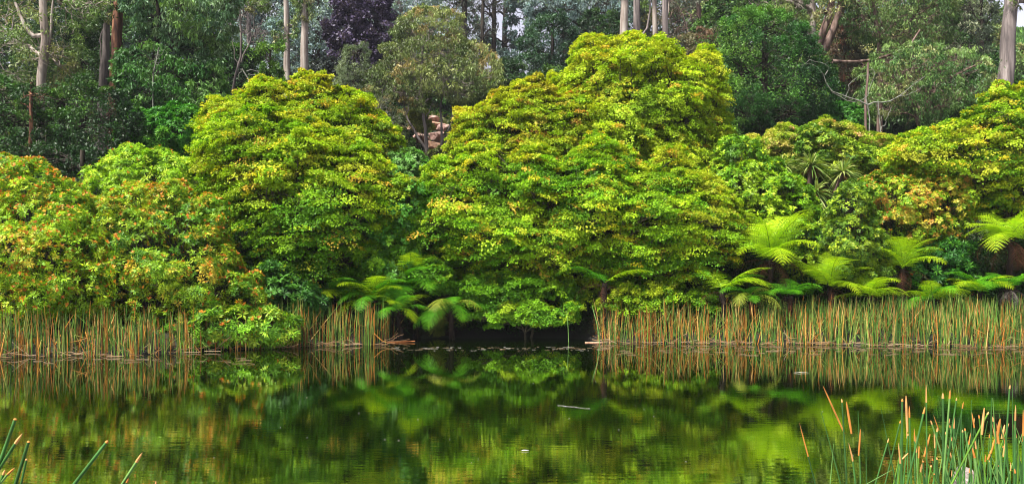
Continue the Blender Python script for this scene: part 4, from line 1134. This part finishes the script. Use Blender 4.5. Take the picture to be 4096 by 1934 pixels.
def boulder(px, py, D, w, h, dep, seed, mat, label, group="boulders on the slope", name="boulder", rot=0):
    bm = bmesh.new()
    bmesh.ops.create_icosphere(bm, subdivisions=4, radius=1)
    r = np.random.default_rng(seed)
    pl = [(nrm(r.normal(0, 1, 3)), r.uniform(.5, .85)) for _ in range(14)]
    for v in bm.verts:
        p = np.array(v.co)
        for nn, dd in pl:
            s = p @ nn - dd
            if s > 0: p = p - nn * s * .93
        p = p * (1 + .03 * math.sin(5 * p[0] + seed) + .03 * math.sin(7 * p[2] + 3 * p[1]))
        v.co = (p[0] * w / 2 / .85, p[1] * dep / 2 / .85, p[2] * h / 2 / .85)
    me = bpy.data.meshes.new(name); bm.to_mesh(me); bm.free()
    me.materials.append(mat)
    for p_ in me.polygons: p_.use_smooth = True
    o = bpy.data.objects.new(name, me); COL.objects.link(o)
    o.location = [float(q) for q in W(px, py, D)]
    o.rotation_euler = (0, r.normal(0, .08) + rot, r.uniform(-.4, .4))
    tag(o, label, "boulder", group)
BD = [(1735, 478, 60, 26, RPINK, "pale pink boulder, topmost of the pile"), (1738, 505, 90, 40, RORG, "big orange boulder just under the topmost pink one"),
      (1765, 512, 60, 34, RPINK, "pink boulder half behind the orange boulder"), (1750, 545, 66, 36, RPINK, "rounded pink boulder in the middle of the pile"),
      (1800, 520, 60, 40, RPINK, "pink boulder between two dark stems"), (1665, 512, 70, 46, RORG, "orange ochre boulder at the upper left of the pile"),
      (1690, 490, 50, 22, RPINK, "small pink boulder above the ochre one"), (1815, 565, 56, 44, RPINK, "pink boulder at the right of the pile, under the fork of stems"),
      (1735, 590, 84, 50, RORG, "tan orange boulder low in the pile"), (1730, 628, 110, 44, RPINK, "flat salmon slab at the foot of the pile"),
      (1675, 556, 76, 40, RPINK, "pale pink boulder at the lower left of the pile"), (1640, 590, 90, 26, RGREY, "grey brown flat rock at the bottom left of the pile"),
      (1800, 605, 70, 26, RGREY, "grey boulder under the fork of dark stems"), (1790, 655, 70, 40, RPINK, "lowest pink boulder beside the maple leaves"),
      (1700, 690, 140, 26, RGREY, "low brown rock below the salmon slab"), (1620, 635, 100, 36, RGREY, "mossy flat rock left of the salmon slab"),
      (1850, 520, 44, 60, RORG, "small orange boulder at the right end, against the maple")]
for i, (x, y, w, h, m, lab) in enumerate(BD):
    D = 37.5 + (640 - y) * .03
    boulder(x, y, D, w / F * D, h / F * D * 1.15, w / F * D * 1.1, 500 + i, m, lab)

shrub([(1690, 700), (1700, 610), (1760, 590), (1860, 600), (1880, 700), (1780, 720)], 36.3, .8, .42, 34, 520, "olive bush growing against the lowest pink boulders",
      1790, [(.12, .16, .03), (.20, .24, .04), (.28, .28, .05)], [.4, .35, .25], nodes=26, L=.12, Wk=.3, name="garden_bush", r0=.03)
shrub([(1650, 500), (1660, 450), (1700, 440), (1720, 480), (1690, 520)], 37.0, .4, .3, 10, 521, "small spiky yellow green plant at the top of the boulder pile",
      1685, [(.24, .28, .05), (.36, .38, .08)], [.5, .5], nodes=16, L=.3, Wk=.12, name="flax_plant", r0=.03)
shrub([(1800, 560), (1810, 480), (1850, 450), (1890, 500), (1870, 580)], 36.8, .5, .34, 16, 522, "dark green plant between the boulder pile and the orange tinged maple",
      1840, [(.04, .12, .02), (.08, .18, .03)], [.5, .5], nodes=26, L=.16, Wk=.25, name="garden_bush", r0=.03)
tree([(60, 420), (70, 360), (180, 350), (190, 420)], 23.2, .5, .4, 8, 260,
     "slim reddish trunk with leafy top in front of the dense blackwood at the left", [(128, 330), (122, 420), (126, 520), (118, 640), (116, 720)], .07, DK, DKW, BRED, per=160, L=.10, Wk=.3)
# ------------------------------------------------------------------ undergrowth closing the slope
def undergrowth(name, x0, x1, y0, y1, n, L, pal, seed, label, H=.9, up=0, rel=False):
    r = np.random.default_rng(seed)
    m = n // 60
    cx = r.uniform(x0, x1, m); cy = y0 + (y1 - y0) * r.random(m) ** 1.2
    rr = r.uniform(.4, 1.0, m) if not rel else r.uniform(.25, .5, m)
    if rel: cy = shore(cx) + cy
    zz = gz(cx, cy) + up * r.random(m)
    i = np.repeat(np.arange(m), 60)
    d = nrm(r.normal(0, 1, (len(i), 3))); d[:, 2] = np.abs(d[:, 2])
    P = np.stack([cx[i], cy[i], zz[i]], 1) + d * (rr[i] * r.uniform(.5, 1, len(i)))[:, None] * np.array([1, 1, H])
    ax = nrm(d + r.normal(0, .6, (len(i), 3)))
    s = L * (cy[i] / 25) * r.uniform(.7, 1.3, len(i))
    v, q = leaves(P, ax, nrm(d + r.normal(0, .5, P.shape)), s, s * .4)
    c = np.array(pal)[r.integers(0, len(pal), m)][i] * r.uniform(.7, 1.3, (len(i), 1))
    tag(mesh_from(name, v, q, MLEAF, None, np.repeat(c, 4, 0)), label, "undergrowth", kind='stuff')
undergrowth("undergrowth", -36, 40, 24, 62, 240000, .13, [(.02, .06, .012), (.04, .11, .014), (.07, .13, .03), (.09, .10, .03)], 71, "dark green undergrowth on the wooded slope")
undergrowth("bank_plants", -14, 20, 19.75, 24.5, 90000, .10, [(.010, .04, .008), (.02, .07, .010), (.04, .11, .015)], 72, "dark shaded plants under the shrubs on the bank", H=.7)  # shade under the shrubs put into a near-black leaf palette
undergrowth("bank_plants", -13, 16, 1.9, 4.2, 170000, .09, [(.008, .03, .007), (.014, .05, .008), (.025, .075, .012)], 73, "shadowed leafy understorey beneath the maples on the bank", H=1, up=2.0, rel=True)  # understorey shade painted into the near-black leaf colours
undergrowth("waterside_plants", -6, 2.6, .12, 1.2, 26000, .055, [(.008, .02, .005), (.014, .03, .008), (.02, .018, .008)], 74, "dark trailing plants and roots at the foot of the dark gap", H=.8, up=.15, rel=True)  # near-black plant colours stand in for the shade of the gap
r = np.random.default_rng(8)
n = 60000
gx = r.uniform(24, 75, n); gy = r.uniform(60, 110, n)
P = np.stack([gx, gy, gz(gx, gy)], 1)
v, q = leaves(P, nrm(r.normal(0, .4, (n, 3)) + np.array([0, 0, 1])), r.normal(0, 1, (n, 3)), r.uniform(.5, 1.1, n), .28)
c = np.array([(.10, .22, .04), (.14, .28, .05), (.09, .2, .06)])[r.integers(0, 3, n)] * r.uniform(.8, 1.2, (n, 1))
tag(mesh_from("bracken", v, q, MLEAF, None, np.repeat(c, 4, 0)), "misty green bracken on the far hillside behind the massive trunk", "bracken", kind='stuff')

# ------------------------------------------------------------------ reeds
RGRN = [(.06, .18, .018), (.11, .25, .03), (.16, .28, .04), (.28, .36, .07)]
ROR = [(.52, .21, .03), (.60, .28, .05), (.42, .15, .02), (.62, .40, .13)]
def reedbed(name, label, x0, x1, n, hm, seed, orange=.5, lean=.06, back=1.1, wd=.017, straw=120, front=.0, dens=None, top_green=False):
    r = np.random.default_rng(seed)
    xd = r.uniform(x0, x1, n * 2)
    if dens is not None:
        xd = xd[r.random(len(xd)) < np.interp(xd, dens[0], dens[1])]
    xd = xd[:n]; n = len(xd)
    # clumping
    xd = xd + .10 * np.sin(xd * 9 + seed) * r.random(n) + .04 * np.sin(xd * 41)
    u = r.random(n)
    D = shore(xd) - .25 + front + back * u
    z0 = np.minimum(gz(xd, D), 0.0) - .02
    z0 = np.where(gz(xd, D) > 0, gz(xd, D), z0)
    h = hm(xd) if callable(hm) else hm
    h = (h - .9 * np.clip(z0, 0, 1)) * np.clip(r.normal(.86, .16, n) + .07 * np.sin(xd * 3.7 + seed) + .05 * np.sin(xd * 11), .25, 1.22)
    short = r.random(n) < .18
    h = np.where(short, h * r.uniform(.2, .6, n), h)
    k = 5; t = np.linspace(0, 1, k)
    ang = r.uniform(0, 2 * pi, n); le = np.abs(r.normal(0, lean * 1.35, n)) + (r.random(n) < .10) * r.uniform(.2, .8, n)
    dx = np.cos(ang) * le; dy = np.sin(ang) * le
    bend = r.normal(0, .04, n)
    P = np.stack([xd[:, None] + h[:, None] * (dx[:, None] * t + bend[:, None] * t ** 2),
                  D[:, None] + h[:, None] * dy[:, None] * t,
                  z0[:, None] + h[:, None] * t * np.sqrt(np.clip(1 - le[:, None] ** 2 * .8, .2, 1))], -1)
    # a few are snapped: upper part folded down
    sn = np.where(r.random(n) < .08)[0]
    a2 = r.uniform(0, 2 * pi, len(sn))
    for j in (3, 4):
        P[sn, j] = P[sn, 2] + np.stack([np.cos(a2), np.sin(a2), -r.uniform(.1, .9, len(sn))], 1) * (h[sn] * .22 * (j - 2))[:, None]
    R = wd * .5 * np.array([1.0, 1.0, .9, .7, .2])[None] * r.uniform(.6, 1.4, (n, 1))
    v, q = tubes(P, R, 3)
    g = np.array(RGRN)[r.integers(0, 4, n)]; o = np.array(ROR)[r.integers(0, 4, n)]
    isor = r.random(n) < orange * np.interp(xd, [4, 8, 14], [1, .62, .62])
    mode = r.integers(0, 3, n)
    c = np.empty((n, k, 3))
    for j in range(k):
        f = np.where(isor, np.where(mode == 0, 1.0, np.where(mode == 1, float(j <= 2), float(j >= 3))), .0)
        if top_green: f = np.where(t[j] > .55, f * (r.random(n) < .25), f)
        c[:, j] = g * (1 - f[:, None]) + o * f[:, None]
    c *= r.uniform(.25, .95, (n, 1, 1))
    ob = mesh_from(name, v, q, MREED, None, np.repeat(c.reshape(-1, 3), 3, 0))
    tag(ob, label, "reeds", kind='stuff')
    # fallen straw at the waterline
    m = straw
    sx = r.uniform(x0, x1, m)
    if dens is not None:
        kk = r.random(m) < np.interp(sx, dens[0], dens[1]); sx = sx[kk]; m = len(sx)
    sD = shore(sx) - .38 + front + r.uniform(-.05, .45, m)
    a = np.where(r.random(m) < .6, r.normal(0, .12, m), r.normal(0, .7, m)); ln = r.uniform(.1, .5, m)
    s = np.stack([sx, sD, np.full(m, .012) + r.random(m) * .03], 1)
    e = s + np.stack([np.cos(a) * ln * np.sign(r.normal(0, 1, m)), r.normal(0, .08, m), np.abs(np.sin(a)) * ln * .8], 1)
    v, q = tubes(curve(s, e, 4, np.zeros((m, 3)), r, .03), np.full((m, 4), wd * .42), 3)
    c = np.array([(.18, .10, .05), (.26, .16, .08), (.14, .08, .03), (.28, .20, .12)])[r.integers(0, 4, m)]
    st = mesh_from("fallen_straw", v, q, MREED, ob, np.repeat(c, 12, 0))
    tag(st, kind='stuff')

reedbed("reeds", "bed of green and orange reeds along the left bank, below the budded rhododendrons", -11.5, -4.95, 1150, .86, 81, orange=.58, straw=90, back=.9,
        dens=([-11.5, -6.6, -5.9, -5.0], [1, 1, .22, .12]))
reedbed("reeds", "middle bed of upright reeds between the low rhododendron and the tree ferns", -5.9, -2.72, 430, .90, 82, orange=.55, lean=.03, straw=60, back=.7,
        dens=([-5.9, -5.1, -5.0, -2.7], [.22, .25, 1, 1]))
reedbed("reeds", "long dense reed bed along the right bank, orange at its cut left end", 1.97, 13.0, 3200,
        lambda x: np.interp(x, [2, 6, 9, 12.5], [.86, .88, .96, .98]), 83, orange=.66, lean=.09, straw=150, back=1.2, dens=([2, 6, 13], [1, 1, 1]))
reedbed("reeds", "greener taller reeds standing behind the right part of the long bed", 5.6, 13.5, 2300, lambda x: np.interp(x, [5.6, 9, 13], [.85, 1.0, 1.0]), 84, orange=.3, lean=.16, straw=2,
        back=.9, front=.7, top_green=True)

# ------------------------------------------------------------------ rushes on the near bank
def rush(pts, D, th, tipf, label, group=None, tone=0, seed=0, dead=False, ext=True):
    """pts: pixels tip..down; th: diameter (m); tipf: fraction of the path that is the dry orange tip"""
    r = np.random.default_rng(seed)
    T_ = [W(x, y, D + .0 * i) for i, (x, y) in enumerate(pts)]
    T_ = np.array(T_)
    if ext:
        d = T_[-1] - T_[-2]; d /= np.linalg.norm(d)
        if d[2] < -.25:
            s = (T_[-1][2] + .25) / -d[2]
            T_ = np.vstack([T_, T_[-1] + d * s])
    seg = np.r_[0, np.cumsum(np.linalg.norm(np.diff(T_, axis=0), axis=1))]
    tot = seg[-1]
    vis = seg[len(pts) - 1]
    tl = tipf * vis
    def path(a, b, k):
        tt = np.linspace(a, b, k)
        return np.stack([np.interp(tt, seg, T_[:, i]) for i in range(3)], 1)
    g = [(.05, .15, .03), (.035, .10, .02), (.13, .26, .06), (.09, .20, .02)][tone]
    o = [(.52, .20, .04), (.58, .30, .10)][seed % 2]
    base = path(tot, tot, 1)[0]
    if dead:
        P = path(0, vis, 6)[None]
        v, q = tubes(P, (th * .5 * np.array([.35, .8, 1, 1, 1, .8]))[None], 7)
        c = np.tile(o, (len(v), 1))
        ob = mesh_from("rush_stem", v, q, MREED, None, c, smooth=True)
        return tag(ob, label, "rush stem", group)
    k = 9
    P = path(tl, tot, k)[None]
    rr = th * .5 * np.array([.7 if tl > 0 else .25] + [.82, .95] + [1] * (k - 3))
    v, q = tubes(P, rr[None], 7)
    c = np.array(g) * (.85 + .3 * np.random.default_rng(seed).random((len(v), 1)))
    ob = mesh_from("rush_stem", v, q, MREED, None, c, smooth=True)
    tag(ob, label, "rush stem", group)
    if tl > 0:
        P = path(0, tl, 5)[None]
        v, q = tubes(P, (th * .5 * np.array([.12, .45, .62, .72, .74]))[None], 7)
        c = np.tile(o, (len(v), 1)); c[:7] = (.36, .2, .08)
        tp = mesh_from("dry_tip", v, q, MREED, ob, c, smooth=True)
    return ob

def z2(x, y): return (3072 + x / 2.513, 1450 + y / 2.513)
def z1(x, y): return (x / 1.918, 1300 + y / 1.918)
NR = "rush stems at the near bank"
S = [
 ([(315, 600), (410, 960), (475, 1216)], .008, .55, 1, "lone rush stem with a long orange upper half, leftmost of the right hand clump"),
 ([(530, 480), (640, 860), (730, 1216)], .008, .0, 0, "thin dark green rush stem leaning beside the lone orange tipped one"),
 ([(555, 235), (665, 480), (770, 710)], .010, 1, 0, "long bare orange dead stem slanting across the left of the clump"),
 ([(740, 360), (775, 600), (790, 1216)], .010, .04, 1, "dark rush stem with a tiny orange cap crossing under the long slanting dead stem"),
 ([(788, 390), (815, 560), (840, 710)], .012, 1, 0, "short thick orange dead stem beside the dark stem with a tiny cap"),
 ([(905, 480), (918, 700), (930, 1216)], .009, .0, 0, "plain green rush stem between two orange dead stems"),
 ([(930, 665), (922, 800), (912, 930)], .011, 1, 0, "short upright orange dead stem low in the left of the clump"),
 ([(985, 820), (990, 1216)], .009, .0, 1, "short dark green rush stem standing alone"),
 ([(660, 810), (640, 900), (620, 1216)], .008, .0, 2, "pale green rush stem leaning left across the thin dark one"),
 ([(810, 800), (850, 960), (880, 1216)], .010, .45, 0, "bent rush stem with a salmon tip, low at the left of the clump"),
 ([(1135, 450), (1200, 760), (1285, 1216)], .009, .0, 1, "dark thin rush stem leaning right, in the open gap of the clump"),
 ([(1215, 755), (1150, 980), (1080, 1216)], .009, .09, 0, "rush stem with an orange cap leaning left in the open gap of the clump"),
 ([(1245, 1075), (1120, 1130), (980, 1210)], .010, 0, 2, "fallen pale green stem lying low across the open gap"),
 ([(1310, 800), (1330, 1000), (1350, 1216)], .010, .5, 0, "salmon tipped rush stem at the left side of the dense clump"),
 ([(1350, 360), (1355, 700), (1340, 1216)], .014, .03, 1, "thick very dark rush stem beside the tall orange one"),
 ([(1388, 330), (1394, 500), (1402, 690)], .014, 1, 0, "tall thick orange dead stem against the bright reflection"),
 ([(1420, 430), (1430, 800), (1440, 1216)], .011, .15, 0, "green rush stem just behind the tall thick orange dead stem"),
 ([(1590, 215), (1592, 400), (1596, 800), (1600, 1216)], .009, .18, 0, "tallest rush stem with a long thin orange tip"),
 ([(1580, 440), (1500, 760), (1400, 1216)], .011, .09, 0, "long rush stem leaning left under the tallest stem"),
 ([(1635, 575), (1700, 780), (1780, 1000), (1840, 1216)], .010, .06, 2, "pale green rush stem leaning right from a salmon tip"),
 ([(1630, 715), (1600, 830), (1570, 940)], .012, 1, 0, "stubby orange dead stem slanting left under the pale leaning stem"),
 ([(1758, 300), (1762, 700), (1768, 1216)], .015, .06, 1, "thickest dark rush stem with an orange cap"),
 ([(1832, 265), (1810, 600), (1780, 900), (1760, 1216)], .011, .1, 2, "tall pale rush stem with a pink tip beside the thickest dark stem"),
 ([(1897, 350), (1850, 700), (1800, 1000), (1780, 1216)], .010, .03, 0, "green rush stem leaning left behind the pink tipped one"),
 ([(1965, 390), (1930, 600), (1870, 850), (1800, 1216)], .009, .08, 1, "dark rush stem with an orange tip leaning left over the dark reflection"),
 ([(1945, 475), (1935, 800), (1930, 1216)], .012, .0, 0, "plain thick green rush stem before the dark reflection"),
 ([(2045, 370), (2048, 700), (2040, 1216)], .008, .0, 0, "slender green rush stem over the dark reflection"),
 ([(2175, 450), (2160, 600), (2150, 720)], .012, 1, 0, "orange dead stem standing upright at the dark reflection"),
 ([(2120, 520), (2150, 800), (2190, 1216)], .010, .05, 3, "pale tipped rush stem leaning right next to the upright dead stem"),
 ([(2245, 345), (2243, 700), (2240, 1216)], .010, .0, 0, "straight green rush stem, left one of a close pair"),
 ([(2260, 352), (2285, 620), (2310, 1216)], .010, .0, 2, "paler green rush stem, right one of a close pair"),
 ([(2435, 220), (2395, 480), (2385, 800), (2370, 1216)], .010, .04, 0, "tall green rush stem kinked near its seed head"),
 ([(2455, 235), (2462, 600), (2470, 1216)], .008, .0, 0, "tall thin rush stem right beside the kinked one"),
 ([(2490, 420), (2484, 640), (2480, 1216)], .012, .2, 0, "rush stem with a salmon tip near the right edge"),
 ([(2565, 470), (2570, 800), (2572, 1216)], .012, .35, 0, "thick orange topped rush stem at the very right edge"),
 ([(2220, 490), (2120, 680), (2020, 850), (1920, 1060)], .011, .05, 3, "long rush stem lying diagonally across the others"),
 ([(2335, 560), (2320, 650), (2308, 730)], .013, 1, 0, "short salmon dead stem in the upper right of the clump"),
 ([(2380, 620), (2360, 720), (2350, 760)], .013, 1, 0, "short orange dead stem right of the salmon one"),
 ([(2280, 760), (2240, 900), (2210, 970)], .013, 1, 0, "pinkish dead stem slanting left in the lower right"),
 ([(2395, 780), (2380, 860), (2368, 940)], .013, 1, 0, "small curved orange dead stem in the lower right"),
 ([(2220, 890), (2300, 1060), (2380, 1216)], .011, 0, 2, "pale stem slanting down right across the lower right corner"),
 ([(2490, 640), (2530, 800), (2573, 900)], .010, 0, 2, "pale stem slanting out of the right edge"),
 ([(1490, 760), (1560, 920), (1640, 1090), (1700, 1216)], .011, 0, 3, "green stem slanting down right below the long leaning one"),
 ([(1410, 905), (1380, 935), (1350, 965)], .009, 1, 0, "small broken orange twig across the dark stems"),
 ([(2050, 840), (2090, 1000), (2120, 1216)], .013, .3, 2, "rush stem with a bent orange top in the middle of the dense clump"),
 ([(2210, 970), (2260, 1100), (2310, 1216)], .014, 0, 2, "broad pale stem low in the right of the clump"),
]
for i, (pts, th, tf, tone, lab) in enumerate(S):
    D = 1.95 + .12 * ((i * 7) % 9) / 2
    rush([z2(*p_) for p_ in pts], D, th * (.48 if tf == 1 else .58), 0 if tf == 1 else tf, lab, NR, tone, i, dead=(tf == 1))
r = np.random.default_rng(99)
for i in range(84):
    x = r.choice([r.uniform(1280, 2600), r.uniform(1900, 2620), r.uniform(1300, 1900)])
    y = r.uniform(620, 1120) if r.random() < .75 else r.uniform(480, 700)
    ln = r.normal(0, .16)
    tf = float(r.choice([0, 0, .04, .07, .2, .3]))
    y1 = 1290
    rush([z2(x, y), z2(x + ln * (y1 - y) * .5, (y + y1) / 2), z2(x + ln * (y1 - y), y1)], r.uniform(2.1, 3.0), r.uniform(.0042, .0075), tf,
         ["orange tipped rush stem, one of many packed in the clump at the right corner" if tf else "plain green rush stem, one of many packed in the clump at the right corner"][0],
         NR, int(r.integers(0, 4)), 200 + i)
Lf = [
 ([(120, 712), (60, 900), (0, 1060)], .014, .03, 0, "rush stem leaning in at the left edge, tallest of the left corner"),
 ([(172, 828), (95, 940), (0, 1090)], .013, .3, 0, "rush stem with a rusty orange tip in the left corner"),
 ([(222, 885), (175, 1040), (120, 1216)], .013, .03, 1, "upright dark rush stem in the left corner"),
 ([(205, 1020), (180, 1120), (160, 1216)], .009, .06, 0, "short thin rush stem just behind the upright dark one"),
 ([(115, 1090), (60, 1140), (10, 1200)], .010, .5, 2, "small pale rush stem with a salmon tip at the lower left edge"),
 ([(38, 1105), (20, 1160), (0, 1216)], .011, .35, 0, "stubby rush stem with an orange end in the lower left corner"),
 ([(830, 882), (700, 1045), (570, 1216)], .014, .05, 0, "thick green rush stem leaning right, alone above the bottom edge"),
 ([(1092, 975), (1015, 1100), (940, 1216)], .012, .3, 2, "pale green rush stem with a peach tip, right of the thick leaning one"),
 ([(988, 1165), (975, 1200), (960, 1230)], .010, .6, 0, "stubby orange tip at the bottom edge beside the peach tipped stem"),
 ([(1197, 1190), (1195, 1240)], .008, .6, 0, "tiny rush tip just poking over the bottom edge"),
]
for i, (pts, th, tf, tone, lab) in enumerate(Lf):
    rush([z1(*p_) for p_ in pts], 2.35, th, tf, lab, "rush stems in the lower left corner", tone, 400 + i)

# ------------------------------------------------------------------ things floating on the pond
def on_water(px, py):
    D = F * CH / (py - HY)
    return np.array([(px - CX) / F * D, D, .006])
a, b = on_water(2230, 1620), on_water(2360, 1634)
r = np.random.default_rng(3)
v, q = tubes(curve(a[None], b[None], 7, np.array([[0, .01, .0]]), r, .012), np.array([[.002, .003, .0035, .003, .003, .002, .0015]]), 6)
tag(mesh_from("floating_stick", v, q, BTWIG, smooth=True), "thin pale stick floating alone in the middle of the pond", "stick")
for px0, px1, py, lab in [(2086, 2116, 1803, "small white curled leaf floating in the open water"), (3175, 3235, 1491, "short pale straw floating off the right bed of reeds")]:
    a, b = on_water(px0, py), on_water(px1, py)
    P = curve(a[None], b[None], 6, np.array([[0, 0, .006]]), r, .01)
    v, q = straps(P, np.array([[.004, .012, .016, .016, .010, .003]]), np.array([[0, 1, .25]]))
    me_ = mesh_from("floating_leaf" if px0 < 3000 else "floating_straw", v, q, MREED, None, np.tile((.42, .41, .34), (len(v), 1)))
    md = me_.modifiers.new("thick", 'SOLIDIFY'); md.thickness = .002
    tag(me_, lab, "leaf" if px0 < 3000 else "straw")
# line of scum and straws off the dark gap
r = np.random.default_rng(12)
def flecks(name, label, X0, X1, py0, py1, n, l0, l1, w, col, seed):
    r = np.random.default_rng(seed)
    px = r.uniform(X0, X1, n); py = r.uniform(py0, py1, n)
    D = F * CH / (py - HY)
    s = np.stack([(px - CX) / F * D, D, np.full(n, .005)], 1)
    ln = r.uniform(l0, l1, n); a = r.normal(0, .25, n)
    e = s + np.stack([np.cos(a) * ln, np.sin(a) * ln, np.zeros(n)], 1)
    v, q = tubes(curve(s, e, 3, np.zeros((n, 3)), r, .03), np.full((n, 3), w) * r.uniform(.5, 1.3, (n, 1)), 4)
    c = np.array(col)[r.integers(0, len(col), n)]
    tag(mesh_from(name, v, q, MREED, None, np.repeat(c, 12, 0)), label, "debris", kind='stuff')
flecks("floating_debris", "line of pale straws and scum floating off the dark gap", 1560, 2420, 1385, 1402, 90, .02, .15, .002, [(.2, .16, .1), (.34, .32, .27), (.15, .10, .05)], 1)
flecks("floating_debris", "scattered pale specks floating on the middle of the pond", 700, 3500, 1430, 1900, 26, .006, .018, .0016, [(.2, .2, .14), (.28, .28, .22)], 2)
flecks("floating_debris", "brown straws floating against the feet of the reeds", 0, 1000, 1432, 1455, 30, .05, .25, .003, [(.14, .09, .04), (.2, .14, .08)], 4)
flecks("floating_debris", "brown straws floating along the right bed of reeds", 2400, 4096, 1384, 1420, 150, .05, .25, .003, [(.14, .09, .04), (.2, .14, .08)], 5)
# lone leaning reed stems at the dark gap
rush([(2367, 1218), (2390, 1300), (2400, 1392)], 18.0, .018, .0, "lone pale reed stem leaning beside the cut end of the right bed", None, 2, 600, ext=False)
rush([(2266, 1240), (2272, 1300), (2275, 1385)], 18.4, .012, .0, "lone thin grey reed standing in the water of the dark gap", None, 2, 602, ext=False)
a, b = W(2340, 1366, 18.2), W(2402, 1363, 18.2); a[2] = b[2] = .01
v, q = tubes(curve(a[None], b[None], 5, np.zeros((1, 3)), r, .01), np.full((1, 5), .012), 6)
tag(mesh_from("floating_stick", v, q, MREED, None, np.tile((.5, .28, .18), (len(v), 1))), "pinkish dead reed floating at the cut end of the right bed", "stick")
a, b = W(1550, 1362, 18.2), W(1660, 1356, 18.3); a[2] = .01; b[2] = .03
v, q = tubes(curve(a[None], b[None], 5, np.zeros((1, 3)), r, .01), np.full((1, 5), .010), 6)
tag(mesh_from("floating_stick", v, q, MREED, None, np.tile((.45, .16, .05), (len(v), 1))), "rusty dead reed lying on the water under the drooping fern fronds", "stick")
# pale stone among the near rushes
boulder(3852, 1905, 2.9, .085, .10, .08, 77, RGREY, "pale stone showing between the near rush stems", None, "stone")

# ------------------------------------------------------------------ misty air
def haze():
    x0, x1, y0, y1, z0, z1 = -165, 165, -34, 325, -3, 60
    V = np.array([[x, y, z] for z in (z0, z1) for x, y in ((x0, y0), (x1, y0), (x1, y1), (x0, y1))], float)
    Q = np.array([[0, 3, 2, 1], [4, 5, 6, 7], [0, 1, 5, 4], [1, 2, 6, 5], [2, 3, 7, 6], [3, 0, 4, 7]])
    m, t = new_mat("misty_air")
    o = t.nodes.new("ShaderNodeOutputMaterial"); v = t.nodes.new("ShaderNodeVolumePrincipled")
    v.inputs['Color'].default_value = (.86, .88, 1, 1); v.inputs['Density'].default_value = HAZE
    t.links.new(v.outputs[0], o.inputs['Volume'])
    tag(mesh_from("haze", V, Q, m), "thin mist in the forest", "haze", kind='stuff')
HAZE = .0003
haze()
